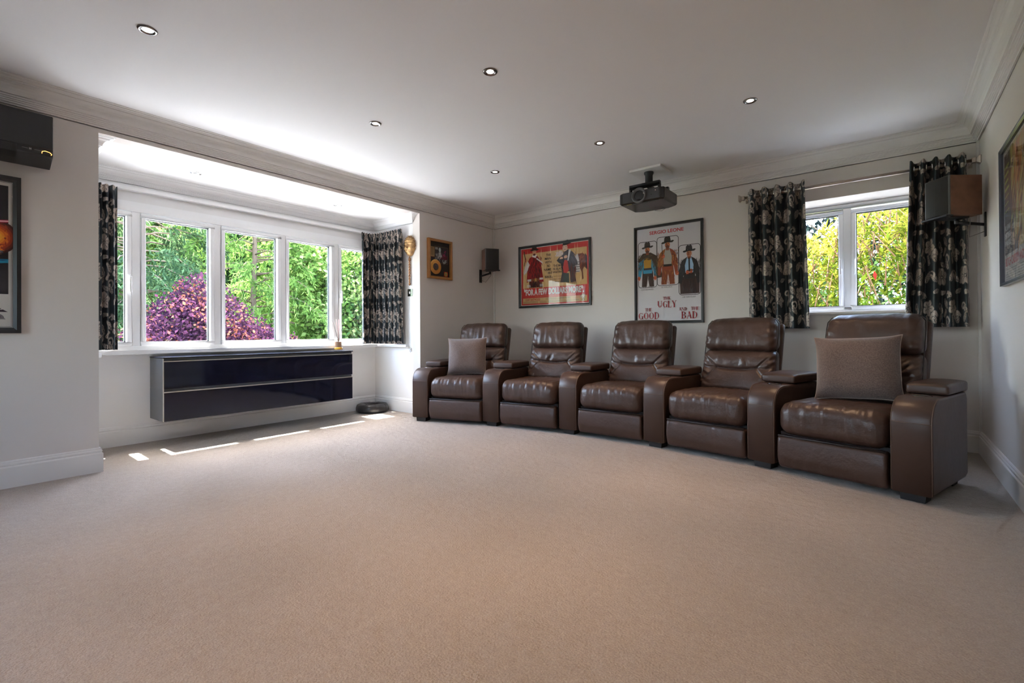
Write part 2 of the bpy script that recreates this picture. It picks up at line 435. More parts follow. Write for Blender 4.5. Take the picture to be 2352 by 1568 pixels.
s = MB().box((XB - .03, P1, .765), (-4.955, P2, .797)).box((-4.955, P2 - .055, .765), (-4.41, P2, .797)).box((-4.955, P1, .765), (-4.41, P1 + .055, .797))
s.build('sill', TRIM_LIT, win, bevel=(.008, 3))
MB().box((XB + .001, P1 + .01, 2.150), (XB + .055, P2 - .01, 2.178)).build('curtain_track', UPVC, win)
s = MB().box((XB + .001, P1 + .01, 2.032), (XB + .022, P2 - .01, 2.062)).box((XB + .001, P1 + .01, 2.016), (XB + .036, P2 - .01, 2.032))
s.build('head_trim', UPVC, win)
# back window
win = struct(thing('window_2', None, None), 'white two-casement window in the back wall', 'window')
yf = 5.30
f = MB(); frame_rect(f, 'y', RW[0] + .002, RW[1] - .002, RW[2] + .002, RW[3] - .002, .045, yf, yf + .07)
f.box((-.312, yf, 1.13), (-.252, yf + .066, 2.04)); f.build('window_frame', UPVC, win, bevel=(.004, 2))
for a, b, hx in ((-.90, -.349, -.338), (-.216, .345, -.228)):
    s = MB(); frame_rect(s, 'y', a - .038, b + .038, 1.112, 2.020, .037, yf - .012, yf + .06); sa = s.build('sash', UPVC, win, bevel=(.005, 2))
    s = MB(); frame_rect(s, 'y', a - .003, b + .003, 1.146, 1.986, .008, yf + .012, yf + .035); s.build('gasket', GASK, sa)
    MB().box((a - .002, yf + .022, 1.148), (b + .002, yf + .026, 1.984)).build('glass', GLAS, sa)
    handle_mesh(0, 'y', hx + (.004 if hx < -.3 else -.004), 1.545, yf - .012, -1).build('handle', UPVC, sa, bevel=(.003, 2))
MB().box((RW[0], 4.965, 1.066), (RW[1], 5.30, 1.0905)).build('sill', TRIM, win, bevel=(.007, 3))
s = MB().box((RW[0], 5.001, 2.0805), (RW[1], 5.30, 2.081)); 
# unseen window added behind the camera to let in fill daylight
win = struct(thing('fill_window', None, None), 'unseen white two-pane window added in the rear wall for fill daylight', 'window')
f = MB(); n = 2; wd = (FILL_WIN[1] - FILL_WIN[0]) / n
for k in range(n):
    frame_rect(f, 'y', FILL_WIN[0] + k * wd, FILL_WIN[0] + (k + 1) * wd, FILL_WIN[2], FILL_WIN[3], .07, YR - .12, YR - .06)
f.build('window_frame', UPVC, win)
MB().box((FILL_WIN[0] + .07, YR - .095, FILL_WIN[2] + .07), (FILL_WIN[1] - .07, YR - .09, FILL_WIN[3] - .07)).build('glass', GLAS, win)

# ------------------------------------------------------------------ recessed spotlights
def downlight(x, y, z, label, group, on=True, bright=1.0):
    t = thing('ceiling_spotlight', label, 'spotlight', (x, y, z), 0, group)
    MB().lathe([(.027, -.001), (.031, -.006), (.038, -.007), (.043, -.004), (.0445, 0), (.040, .0005), (.027, .0005)], n=36).build('bezel', DARKCH if on else CHROME, t)
    MB().lathe([(.0275, -.002), (.0275, -.0005), (.021, -.0005), (.021, -.002)], n=32, closed=True).build('inner_ring', CHROME, t)
    m = pmat('lamp_lens_lit', (.9, .9, .9), .3, emit=((1.0, .88, .80), 22.0)) if on else pmat('lamp_lens_off', (.35, .34, .33), .1)
    MB().lathe([(0.0001, -.0022), (.012, -.0022), (.0205, -.0012)], n=28).build('lamp_lens', m, t, fix=False)
    if on:
        ld = bpy.data.lights.new('spot', 'SPOT'); ld.energy = 26 * bright; ld.spot_size = math.radians(70); ld.spot_blend = 1.0
        ld.color = (1.0, .64, .38); ld.shadow_soft_size = .02
        lo = bpy.data.objects.new('lamp_light', ld); COL.objects.link(lo); lo.parent = t; lo.location = (0, 0, -.02)
    return t
G = 'recessed spotlights in the main ceiling'
for x, y, lb in ((-2.97, .778, 'large bright spotlight nearest the camera, top left of ceiling'),
                 (-1.857, 2.173, 'recessed spotlight in the middle of the ceiling, nearest of the middle row'),
                 (-.72, 3.545, 'recessed spotlight nearest the right wall, in front of the curtained window'),
                 (-2.98, 2.173, 'recessed spotlight above the carpet facing the middle of the bay opening'),
                 (-1.857, 3.555, 'recessed spotlight on the ceiling in front of the projector'),
                 (-2.98, 3.550, 'farthest recessed spotlight, near the left back corner')):
    downlight(x, y, ZC - .0005, lb, G)
for x, y in ((-1.857, .778), (-.72, .778), (-.72, 2.173)):
    downlight(x, y, ZC - .0005, 'recessed spotlight in the part of the ceiling above the camera', G, bright=1.5)
downlight(-4.633, 1.552, ZB - .0005, 'unlit silver spotlight in the bay ceiling, nearer one', 'spotlights in the bay ceiling', on=False)
downlight(-4.630, 2.890, ZB - .0005, 'unlit silver spotlight in the bay ceiling, farther one', 'spotlights in the bay ceiling', on=False)
# ------------------------------------------------------------------ recliners
def nz(x, y, z, s=1.0, seed=0): return noise.noise(Vector((x * s + seed, y * s, z * s)))
SHARED = {}
def shared(key, fn, parent, loc=(0, 0, 0), name=None):
    """first call builds the mesh object, later calls copy it (mesh data shared)"""
    if key not in SHARED: o = fn(); SHARED[key] = o
    else:
        s = SHARED[key]; o = s.copy(); COL.objects.link(o)
    o.parent = parent; o.location = loc
    return o
def seat_fn(seed):
    def fn(x, y, z):
        top = max(0, min(1, (z + .02) / .09)); fr = max(0, min(1, (-y - .18) / .10))
        z += top * (.012 * (1 - (x / .31) ** 2) - .018 * max(0, (y - .05)) )
        w = nz(x, y, z, 9, seed) * .006 + nz(x * 3.5, y, z * .6, 14, seed + 5) * .006
        w += .0075 * math.sin(38 * x + 9 * z + 3 * nz(x, y, z, 4, seed)) * fr * max(0, nz(x, 0, 0, 5, seed + 2) + .15)
        y -= fr * (.012 * math.cos(z * 9) + w); z += top * w * .8
        return x, y, z
    return fn
def foot_fn(seed):
    def fn(x, y, z):
        fr = 1 if y < 0 else 0
        w = .0045 * math.sin(60 * x + 4 * nz(x, y, z, 5, seed)) * max(0, nz(x, 0, z, 6, seed) + .05)
        y -= fr * (.012 * (1 - (z / .11) ** 2) + w); 
        y += .02 * max(0, (-z - .03) / .08)
        return x, y, z
    return fn
def lean(z): return .27 * (z - .45)
def head_fn(seed):
    def fn(x, y, z):
        fr = max(0, min(1, (-y + .02) / .08))
        b = .022 * math.cos(z / .135 * math.pi / 2) - .012 * max(0, (abs(z) - .10) / .035)
        w = nz(x, y, z, 8, seed) * .008 + .006 * nz(x * 1.2, y, z * .35, 22, seed)
        edge = max(0, (abs(x) - .19) / .1)
        w += .007 * edge * math.sin(z * 95 + 5 * nz(x, y, z, 6, seed))
        y2 = y - fr * (b + w)
        z2 = z + (.012 * (1 - (x / .29) ** 2) + .004 * nz(x, 0, 0, 15, seed)) * max(0, z / .13)
        x2 = x * (1 + .03 * (-z / .13)) 
        return x2, y2 + lean(z + .895), z2
    return fn
def back_fn(seed):
    def seam(x, z, x0, z0, x1, z1, w_):
        d = Vector((x1 - x0, z1 - z0)); L_ = d.length; d /= L_
        q = Vector((x - x0, z - z0)); t = q.dot(d)
        if t < -.005 or t > L_ + .005: return 0
        return math.exp(-(abs(q.cross(d)) / w_) ** 2)
    def fn(x, y, z):
        Z = z + .600
        fr = max(0, min(1, (-y + .01) / .06))
        zf = .612 + .014 * min(1, (x / .16) ** 2)
        b = 0
        mid = abs(x) < .30
        if Z > zf: t = (Z - zf) / (.765 - zf); b += .028 * max(0, math.sin(math.pi * min(1, max(0, t)))) ** .5
        else: t = (zf - Z) / (zf - .42); b += .030 * max(0, math.sin(math.pi * min(1, max(0, t)) * .85 + .0)) ** .5
        ed = max(0, 1 - max(0, (abs(x) - .14)) / .17); b *= .35 + .65 * ed
        g = 0
        for s in (-1, 1):
            g += seam(x, Z, s * .29, .762, s * .155, .625, .0055) + seam(x, Z, s * .155, .625, s * .285, .47, .0055)
        fold = math.exp(-((Z - zf) / .010) ** 2) * max(0, 1 - (abs(x) / .17) ** 4)
        w = nz(x, y, Z, 7, seed) * .008
        pl = max(0, 1 - abs(Z - (zf + .045)) / .06) * max(0, 1 - abs(x) / .17)
        w += .011 * pl * math.sin(62 * x + 6 * nz(x, 0, Z, 5, seed)) * (.5 + nz(x, 0, 0, 9, seed))
        w += .006 * max(0, (abs(x) - .17) / .1) * math.sin(Z * 110 - abs(x) * 60 + 4 * nz(x, 0, Z, 6, seed))
        y2 = y - fr * (b + w - .010 * min(1, g) - .016 * fold)
        x2 = x * (1 + .035 * max(0, (.72 - Z) / .2))
        return x2, y2 + lean(Z), z
    return fn
ARM_W, ARM_L = .185, .665
def arm_profile(inset=0.0, n=10):
    r = .135 - inset; top = .555 - inset
    pts = [(inset, .045 + inset)]
    for k in range(n + 1):
        a = math.pi - (math.pi / 2) * k / n
        pts.append((inset + r + r * math.cos(a), top - r + r * math.sin(a) * 1.0))
    pts += [(ARM_L - .03, top), (ARM_L - inset, top - .03), (ARM_L - inset, .07), (ARM_L - inset - .03, .045 + inset)]
    return pts
def arm_mesh(flare_l, flare_r):
    """side panels plus front; local x: -.0925..+.0925 at the front; flares widen to the rear"""
    mb = MB(); R = .014
    secs = [(-1, R, 0), (-1, R * .3, R * .45), (-1, 0, R)]
    cols = []
    for sgn, ins, dx in ((-1, R, 0), (-1, R * .32, R * .30), (-1, 0, R), (1, 0, R), (1, R * .32, R * .30), (1, R, 0)):
        pr = arm_profile(ins)
        ring = []
        for (y, z) in pr:
            fl = (flare_l if sgn < 0 else flare_r) * y
            ring.append((sgn * (ARM_W / 2 - dx + fl), y, z))
        cols.append(ring)
    n = len(cols[0]); v = [p for c in cols for p in c]; f = []
    for i in range(len(cols) - 1):
        for k in range(n): f.append((i * n + k, i * n + (k + 1) % n, (i + 1) * n + (k + 1) % n, (i + 1) * n + k))
    mb.add(v, f, 0, True)
    mb.add(cols[0], [list(range(n))], 0, False); mb.add(cols[-1], [list(range(n))[::-1]], 0, False)
    return mb
def make_arm(parent, x, kind, flip=1):
    fl, fr = {'wedge': (.15, 0), 'left_end': (0, 0), 'right_end': (0, 0)}[kind]
    key = 'wedge' if kind == 'wedge' else 'plain'
    def b1(): return arm_mesh(fl, fr).build('armrest', LEATHER_S, None)
    a = shared('arm_' + key, b1, parent, (x, 0, 0))
    # stitched seams
    def b2():
        mb = MB()
        for s in (-1, 1):
            pr = arm_profile(.0045)[:13]
            path = [(s * (ARM_W / 2 - .0045 + (fl if s < 0 else fr) * y) , y - .001 * 0, z) for y, z in pr[:12]]
            path = path + [(s * (ARM_W / 2 - .0045 + (fl if s < 0 else fr) * .30), .30, .5515)]
            mb.tube([(p[0], p[1], p[2]) for p in path], .0022, 5)
        mb.tube([(-ARM_W / 2 + .006, .0002, .425), (ARM_W / 2 - .006, .0002, .425)], .0016, 5)
        return mb.build('stitching', LSTITCH, None)
    shared('st_' + key, b2, a)
    def b3():
        w0 = ARM_W / 2 + fl * .27; w1 = ARM_W / 2 + .0
        def fn(px, py, pz):
            yy = py + .47; L_ = ARM_W / 2 + fl * yy + .004; R_ = ARM_W / 2 + .004
            t = px / (ARM_W / 2)
            nx = t * (L_ if px < 0 else R_)
            up = max(0, pz / .03); pz += up * (.006 * (1 - t * t)) 
            if py < -.15: pz -= up * .010 * ((-py - .15) / .05)
            return nx, py, pz
        return rbox((0, .470, .588), (ARM_W / 2, .197, .030), .016, fn, (5, 8, 1), 3).build('console_lid', LEATHER_S, None)
    lid = shared('lid_' + key, b3, a)
    def b3b():
        mb = MB()
        def q(s, yy): return (s * ((ARM_W / 2 + (fl if s < 0 else fr) * yy) - .010), yy, .6170 - (.006 if yy < .29 else 0))
        ys = [.285 + .36 * k / 8 for k in range(9)]
        mb.tube([q(-1, y) for y in ys[::-1]] + [(-.07, .279, .606), (.07, .279, .606)] + [q(1, y) for y in ys], .002, 5)
        return mb.build('lid_piping', LSEAM, None)
    shared('lidp_' + key, b3b, lid)
    def b4():
        mb = MB().lathe([(.040, .5535), (.043, .5575), (.046, .5575), (.047, .5545)], (0, .195, 0), 28, 0)
        mb.lathe([(.0001, .5550), (.040, .5552)], (0, .195, 0), 28, 1)
        return mb.build('cup_holder', [DARKCH, BLACKP], None, fix=False)
    shared('cup', b4, a)
    def b5():
        mb = MB(); w_ = .058
        v = []
        for z, k in ((0.001, .92), (.046, 1.0)):
            v += [(-w_ * k, .025, z), (w_ * k, .025, z), (w_ * k, .12, z), (-w_ * k, .12, z)]
        mb.add(v, [(0, 3, 2, 1), (4, 5, 6, 7), (0, 1, 5, 4), (1, 2, 6, 5), (2, 3, 7, 6), (3, 0, 4, 7)])
        return mb.build('foot', BLACKW, None)
    shared('foot', b5, a); shared('foot', b5, a, (0, .50, 0))
    return a
def make_chair(i, cx, cy, ang, label):
    t = thing('recliner_chair', label, 'recliner', (cx, cy, 0), math.radians(ang), 'row of linked brown leather cinema recliners')
    sd = i * 3.7
    seat = rbox((0, .262, .352), (.299, .262, .108), .075, seat_fn(sd), (44, 12, 8), 6).build('seat_cushion', LEATHER, t)
    ft = rbox((0, .045, .137), (.297, .045, .105), .022, foot_fn(sd), (60, 2, 14), 3).build('footrest', LEATHER, t)
    mb = MB().tube([(-.290, .004, .243), (.290, .004, .243)], .006, 6); mb.build('footrest_seam', LSEAM, ft)
    MB().box((-.30, .06, .05), (.30, .62, .26)).box((-.28, .50, .26), (.28, .64, .45)).build('base_frame', LSEAM, t)
    back = rbox((0, .64, .600), (.288, .075, .172), .055, back_fn(sd), (70, 2, 50), 5).build('backrest', LEATHER, t)
    rbox((0, .635, .895), (.280, .085, .135), .060, head_fn(sd), (60, 2, 24), 6).build('headrest', LEATHER, back)
    def shell(x, y, z): return x, y + lean(z + .72), z
    rbox((0, .735, .720), (.291, .030, .265), .028, shell, (6, 1, 10), 3).build('back_shell', LEATHER, back)
    mb = MB(); zs = list(np.linspace(.46, .985, 12))
    side = lambda s, z: (s * (.289 - .006 * max(0, (z - .95) / .05)), .600 + lean(z), z)
    mb.tube([side(-1, z) for z in zs] + [(-.26, .600 + lean(1.02), 1.018), (.26, .600 + lean(1.02), 1.018)] + [side(1, z) for z in zs[::-1]], .0035, 5)
    mb.build('back_piping', LSEAM, back)
    make_arm(t, -.4065, 'left_end' if i == 0 else 'wedge')
    if i == 4: make_arm(t, .4035, 'right_end')
    return t
ARMS = [(-3.87, 3.37), (-3.11, 3.6), (-2.30, 3.73), (-1.475, 3.73), (-.685, 3.58), (.095, 3.35)]
ANG = [17, 8.5, 0, -8.5, -17]
CL = ['brown leather recliner at the far left of the row, cushion on it, beside the bay',
      'brown leather recliner, second from the left, standing in front of the wide western poster',
      'brown leather recliner in the middle of the row, in front of the tall white poster',
      'brown leather recliner, second from the right, with a creased seat, left of the rightmost one',
      'largest-looking brown leather recliner at the right end of the row, holding a cushion']
CH = []
for i in range(5):
    a, b = ARMS[i], ARMS[i + 1]
    CH.append(make_chair(i, (a[0] + b[0]) / 2, (a[1] + b[1]) / 2, ANG[i], CL[i]))

# cushions
def pillow(label, W, H, T, M, seed):
    t = thing('throw_cushion', label, 'cushion', group='mauve brown woven cushions on the recliners')
    t.matrix_world = M
    n = 40; mb = MB(); V = []; F = []
    def edge(s, u):
        x = s * W / 2 * (1 - .075 * (1 - u ** 4) * s * s); z = u * H / 2 * (1 - .075 * (1 - s ** 4) * u * u)
        return x, z
    for side in (-1, 1):
        o = len(V)
        for i in range(n + 1):
            for j in range(n + 1):
                s = -math.cos(math.pi * i / n); u = -math.cos(math.pi * j / n)
                x, z = edge(s, u)
                th = T / 2 * (max(0, 1 - s ** 4) ** .75) * (max(0, 1 - u ** 4) ** .75)
                th *= 1 + .18 * nz(x, side, z, 7, seed)
                th += .004 * nz(x, side, z, 30, seed) * (1 - s * s) * (1 - u * u)
                V.append((x, side * th, z + H / 2))
        for i in range(n):
            for j in range(n):
                q = [o + i * (n + 1) + j, o + (i + 1) * (n + 1) + j, o + (i + 1) * (n + 1) + j + 1, o + i * (n + 1) + j + 1]
                F.append(q if side < 0 else q[::-1])
    mb.add(V, F, 0, True); mb.build('cushion_cover', CUSH, t)
    loop = []
    for k in range(40): loop.append(edge(-1 + 2 * k / 40, -1))
    for k in range(40): loop.append(edge(1, -1 + 2 * k / 40))
    for k in range(40): loop.append(edge(1 - 2 * k / 40, 1))
    for k in range(41): loop.append(edge(-1, 1 - 2 * k / 40))
    MB().tube([(x, 0, z + H / 2) for x, z in loop], .0032, 6, cap=False).build('piping', PIPING, t)
    return t
def pmatx(ch, lx, ly, lz, tilt, roll, turn=0):
    c = CH[ch]
    base = Matrix.Translation(c.location) @ Matrix.Rotation(c.rotation_euler.z, 4, 'Z')
    return base @ Matrix.Translation((lx, ly, lz)) @ Matrix.Rotation(math.radians(turn), 4, 'Z') @ Matrix.Rotation(math.radians(-tilt), 4, 'X') @ Matrix.Rotation(math.radians(roll), 4, 'Y')
pillow('large-looking mauve-brown woven cushion leaning on the rightmost recliner', .48, .43, .15, pmatx(4, .035, .365, .472, 15, -2.5, 13), 3)
pillow('mauve-brown woven cushion on the far left recliner beside the bay', .44, .42, .15, pmatx(0, -.035, .36, .468, 15, -1.5, 14), 9)
# ------------------------------------------------------------------ wall-hung cabinets in the bay
def cabinet(z0, z1, label, top):
    t = thing('wall_cabinet', label, 'cabinet', (XB, 1.335, z0), 0, 'gloss drawer units hung under the bay window')
    D, W, Hh = .37, 1.775, z1 - z0
    MB().box((.022, 0, .0), (D - .022, W, Hh - (.012 if top else 0))).build('carcass', SATIN, t, bevel=(.002, 2))
    dr = MB().box((D - .019, .004, .003), (D, W - .004, Hh - .040 if top else Hh - .028)).build('drawer_front', NAVY, t, bevel=(.0015, 2))
    zt = Hh - .040 if top else Hh - .028
    MB().box((D - .019, .004, zt + .0006), (D + .0015, W - .004, zt + .008)).build('finger_pull', ALU, dr)
    MB().box((D - .0205, .0, .0), (D - .0005, .0035, Hh)).build('edge_strip', ALU, t)
    if top:
        MB().box((.022, -.002, Hh - .0115), (D + .003, W + .002, Hh)).build('top_panel', NAVYT, t, bevel=(.0015, 2))
    return t
cabinet(.205, .472, 'lower gloss black drawer unit hung under the bay window', False)
cabinet(.4725, .740, 'upper gloss black drawer unit with a glossy top, hung under the bay window', True)

# round black cushion with a hollow top on the carpet
t = thing('ring_cushion', 'round black leather ring cushion lying on the carpet in the bay corner', 'floor cushion', (-4.835, 3.462, 0))
pr = [(.165, .001), (.180, .010), (.186, .030), (.184, .060), (.174, .088), (.152, .098), (.115, .100), (.088, .092), (.070, .072), (.060, .050)]
BL = pmat('black_leather', (.022, .02, .021), .35, bump=[(200, .2, .002)])
mb = MB(); n = 48; V = []
for r, z in pr:
    for k in range(n):
        a = 2 * math.pi * k / n; q = 1 + .012 * math.cos(8 * a); V.append((r * q * math.cos(a), r * q * math.sin(a), z))
F = [(i * n + k, i * n + (k + 1) % n, (i + 1) * n + (k + 1) % n, (i + 1) * n + k) for i in range(len(pr) - 1) for k in range(n)]
mb.add(V, F, 0, True); mb.lathe([(.0001, .050), (.0605, .050)], n=48); mb.lathe([(.0001, .001), (.165, .001)], n=48); mb.build('ring_pad', BL, t)
mb = MB()
for k in range(8):
    a = 2 * math.pi * (k + .5) / 8
    mb.tube([(r * .995 * math.cos(a), r * .995 * math.sin(a), z + .001) for r, z in pr[1:9]], .0016, 4)
mb.build('seam', LSEAM, t)

# reed diffuser
t = thing('reed_diffuser', 'clear glass reed diffuser standing at the right end of the cabinet top', 'reed diffuser', (-4.875, 3.045, .740))
CG = glassmat('clear_glass', (.95, .97, .96), 1.45, 1.3)
MB().lathe([(.0001, 0), (.060, 0), (.064, .004), (.062, .006), (.0001, .004)], n=32).build('saucer', CG, t)
MB().lathe([(.0001, .008), (.045, .008), (.048, .014), (.048, .095), (.040, .118), (.016, .132), (.015, .150), (.018, .152)], n=32).build('bottle', CG, t)
MB().lathe([(.0001, .010), (.0445, .010), (.0445, .034), (.0001, .034)], n=32).build('amber_oil', pmat('amber_oil', (.85, .45, .03), .1, trans=.6), t)
lb = MB(); V = []
for k in range(9):
    a = math.radians(-88 + k * 12); V += [(.0487 * math.cos(a), .0487 * math.sin(a), .034), (.0487 * math.cos(a), .0487 * math.sin(a), .098)]
lb.add(V, [(2 * k, 2 * k + 2, 2 * k + 3, 2 * k + 1) for k in range(8)], 0, True)
lb.build('paper_label', pmat('kraft_label', (.36, .20, .11), .7), t, fix=False)
RD = pmat('dark_reed', (.035, .02, .02), .7); RD2 = pmat('pink_reed', (.30, .17, .17), .7)
for k, (dx, dy) in enumerate(((-.030, -.058), (.005, -.030), (.01, -.002), (-.008, .018), (.02, .062))):
    MB().tube([(-dx * .3, -dy * .3, .02), (dx, dy, .352 - .01 * abs(dy) * 10)], .0022, 6).build('reed', RD if k in (0, 4) else RD2, t)

# ------------------------------------------------------------------ loudspeakers
def speaker(label, loc, rz, w, d, h, arm_to, plate_n):
    """front face centre at loc, facing local -y"""
    t = thing('wall_speaker', label, 'speaker', loc, rz, 'walnut loudspeakers on wall brackets')
    MB().box((-w / 2, .006, 0), (w / 2, d, h)).build('cabinet_body', WALNUT, t, bevel=(.003, 2))
    MB().box((-w / 2, -.004, 0), (w / 2, .006, h)).build('front_baffle', GREYP, t, bevel=(.003, 2))
    g = MB(); n = 8
    pts = [(-w / 2 + .010 + (w - .02) * k / n, -.006 - .010 * math.sin(math.pi * k / n)) for k in range(n + 1)]
    g.extrude(pts + [(w / 2 - .01, -.003), (-w / 2 + .01, -.003)], .008, h - .006).build('speaker_grille', GRILLE, t)
    b = thing('wall_bracket', None, None, (0, 0, 0)); b.parent = t
    for k in list(b.keys()): del b[k]
    s = MB().box((-w / 2 - .006, -.030, -.012), (w / 2 + .006, .02, -.0005)).box((-.05, .02, -.012), (.05, d * .8, -.001)); s.build('bracket_shelf', BLACKP, b, bevel=(.002, 2))
    inv = (Matrix.Translation(loc) @ Matrix.Rotation(rz, 4, 'Z')).inverted()
    e = inv @ Vector(arm_to)
    MB().tube([(0, d * .6, -.012), (0, d * .6, -.045)], .013, 12).tube([(0, d * .6, -.034), (e.x, e.y, e.z + .0)], .011, 10).build('bracket_arm', BLACKP, b)
    n_ = (inv.to_3x3() @ Vector(plate_n)).normalized(); u = Vector((-n_.y, n_.x, 0))
    pl = MB(); V = []
    for a in (0, .010):
        for su in (-1, 1):
            for sz in (-.085, .085): V.append(tuple(e + n_ * (a - .0) + u * su * .022 + Vector((0, 0, sz))))
    pl.add(V, [(0, 1, 3, 2), (4, 6, 7, 5), (0, 2, 6, 4), (1, 5, 7, 3), (0, 4, 5, 1), (2, 3, 7, 6)]); pl.build('wall_plate', BLACKP, b, bevel=(.002, 2))
    MB().tube([(e.x, e.y, e.z - .05), (e.x * .5, e.y * .7, e.z - .085), (.03, d * .9, -.05), (.03, d * .9, -.012)], .0025, 6).build('speaker_wire', pmat('grey_wire', (.18, .16, .14), .5), b)
    return t
def cpos(px, D):
    v = _F * D + _R * ((px - 1176) / 1100.57 * D); return Vector((v.x, v.y, 0))
A = Vector((.345, 4.47, 0)); ang = math.radians(38)
ax_ = Vector((math.cos(ang), math.sin(ang), 0)); wv = Vector((-ax_.y, ax_.x, 0))        # ax_ = towards the wall, wv = along the front
wR, dR, hR = .195, .225, .275
C0 = A + wv * (wR / 2)
speaker('walnut-sided speaker on the right wall in front of the curtain', (C0.x, C0.y, 1.722), ang - math.pi / 2, wR, dR, hR, (X3 - .010, 4.70, 1.665), (1, 0, 0))
A = cpos(1115.5, 6.10); ang = math.radians(57)
ax2 = Vector((math.cos(ang), math.sin(ang), 0)); wL, dL, hL = .185, .17, .272
C0 = A + ax2 * (wL / 2)
speaker('small walnut-sided speaker on the left wall near the back corner', (C0.x, C0.y, 1.735), ang, wL, dL, hL, (X1 + .010, 4.715, 1.675), (-1, 0, 0))

# ------------------------------------------------------------------ projector on its ceiling mount
t = thing('projector', 'dark grey projector hanging from a white plate on the ceiling', 'projector', (-1.80, 4.25, 2.136))
PJ = pmat('dark_grey_metallic_plastic', (.050, .050, .055), .35, bump=[(600, .1, .001)]); PJ2 = pmat('brown_black_gloss', (.028, .024, .022), .25)
w2, dp, hh = .218, .40, .112
pts = [(-w2 + .035, 0), (w2 - .035, 0), (w2, .018), (w2, dp - .05), (w2 - .09, dp), (-w2 + .09, dp), (-w2, dp - .05), (-w2, .018)]
mb = MB(); n = 8
def ring(k, z): return [(x * k, dp / 2 + (y - dp / 2) * k, z) for x, y in pts]
R = [ring(.93, 0), ring(1, .014), ring(1, hh - .010), ring(.97, hh)]
v = [p for r in R for p in r]; f = [(i * n + k, i * n + (k + 1) % n, (i + 1) * n + (k + 1) % n, (i + 1) * n + k) for i in range(3) for k in range(n)]
mb.add(v, f + [list(range(n))[::-1], list(range(3 * n, 4 * n))]); mb.build('projector_body', PJ2, t, bevel=(.004, 2))
MB().box((-w2 + .040, -.006, .010), (w2 - .040, .002, hh - .006)).build('front_panel', PJ, t, bevel=(.004, 2))
lx = -.012
ln = MB().lathe([(.070, -.006), (.072, -.018), (.066, -.026), (.057, -.024), (.049, -.010), (.047, -.004)], (lx, 0, .060), 40, axis='y'); ln = ln.build('lens_ring', GREYP, t)
MB().lathe([(.0001, -.011), (.024, -.0095), (.0485, -.006)], (lx, 0, .060), 36, axis='y').build('lens', pmat('lens_glass', (.006, .006, .008), .08, coat=.5), ln, fix=False)
for s in (-1, 1):
    v_ = MB()
    for k in range(3):
        x0 = s * (w2 - .036 + .012 * k); v_.box((x0 - .004, -.003 + .0055 * k, .014), (x0 + .004, .014 + .005 * k, hh - .010))
    v_.build('side_vent', BLACKP, t, bevel=(.001, 1))
MB().lathe([(.0001, -.0072), (.006, -.0072)], (.105, 0, .050), 16, axis='y').build('infrared_window', BLACKP, t, fix=False)
MB().box((.140, -.0075, .080), (.147, -.0055, .087)).build('status_light', pmat('pale_pink_light', (.9, .6, .55), .4), t)
MB().box((-.15, .02, -.0012), (-.10, .03, .0003)).build('yellow_sticker', pmat('yellow_sticker', (.5, .42, .06), .5), t)
MB().extrude([(-.09, .015), (.16, .02), (.16, .035), (.05, .05), (-.09, .04)], -.003, .004).build('underside_vent', BLACKP, t)
MB().tube([(.0, .30, .002), (.01, .33, -.018), (.06, .36, -.022), (.10, .38, .004)], .0022, 6).build('power_cable', GREYP, t)
mt = MB().box((-.150, .08, hh + .045), (.150, .115, hh + .085)).box((-.150, .08, hh - .001), (-.132, .115, hh + .045)).box((.132, .08, hh - .001), (.150, .115, hh + .045))
mt.box((-.150, .30, hh + .045), (.150, .335, hh + .075)).box((-.025, .08, hh + .070), (.025, .335, hh + .086)).box((-.150, .30, hh - .001), (-.132, .335, hh + .045)).box((.132, .30, hh - .001), (.150, .335, hh + .045))
mt = mt.build('mount_bracket', BLACKP, t, bevel=(.002, 2))
MB().lathe([(.036, hh + .080), (.036, hh + .185), (.045, hh + .200), (.045, 2.463 - 2.136)], (0, .20, 0), 28).build('mount_post', BLACKP, mt)
MB().box((-.155, .09, 2.463 - 2.136), (.155, .40, 2.4848 - 2.136)).build('ceiling_plate', TRIM, mt, bevel=(.002, 2))

# ------------------------------------------------------------------ air conditioner over the left poster
t = thing('air_conditioner', 'black wall-mounted air conditioning unit above the space poster, far left', 'air conditioner', (X1, .573, 1.955))
AC = pmat('matt_black_casing', (.030, .030, .031), .55, bump=[(700, .15, .001)])
L_ = .92
prf = [(0, .03), (.12, 0), (.175, .028), (.218, .050), (.222, .062), (.222, .300), (.205, .308), (0, .308)]   # x out from wall, z
mb = MB(); v = [(x, -L_, z) for x, z in prf] + [(x, 0, z) for x, z in prf]; n = len(prf)
mb.add(v, [list(range(n)), list(range(n, 2 * n))[::-1]] + [(i, (i + 1) % n, n + (i + 1) % n, n + i) for i in range(n)]); mb.build('casing', AC, t, bevel=(.004, 3))
MB().box((.2215, -L_ + .002, .098), (.2262, -.002, .300)).build('front_panel', AC, t, bevel=(.003, 2))
MB().box((.2215, -L_ + .002, .060), (.2235, -.002, .0965)).build('control_strip', pmat('gloss_black_strip', (.02, .02, .021), .15), t)
fl = MB(); fl.extrude([(x, z) for x, z in ((.176, .024), (.2235, .047), (.2245, .093), (.2205, .093), (.2195, .051), (.174, .028))], -L_ + .02, -.155, axis='y')
fl.build('air_flap', BLACKP, t)
lg = pmat('grey_print', (.35, .35, .35), .5)
pr_ = MB()
for y0, y1, z0, z1 in ((-.135, -.108, .080, .0812), (-.104, -.101, .075, .086), (-.098, -.095, .075, .086), (-.104, -.095, .0795, .0812), (-.082, -.052, .080, .0812)):
    pr_.box((.2233, y0, z0), (.2238, y1, z1))
pr_.build('printed_mark', lg, t)
mb = MB().tube([(.2240, -.050, .066), (.2245, -.049, .078), (.2245, -.036, .084), (.2245, -.016, .080), (.2245, -.006, .070), (.2240, -.010, .064)], .0012, 6)
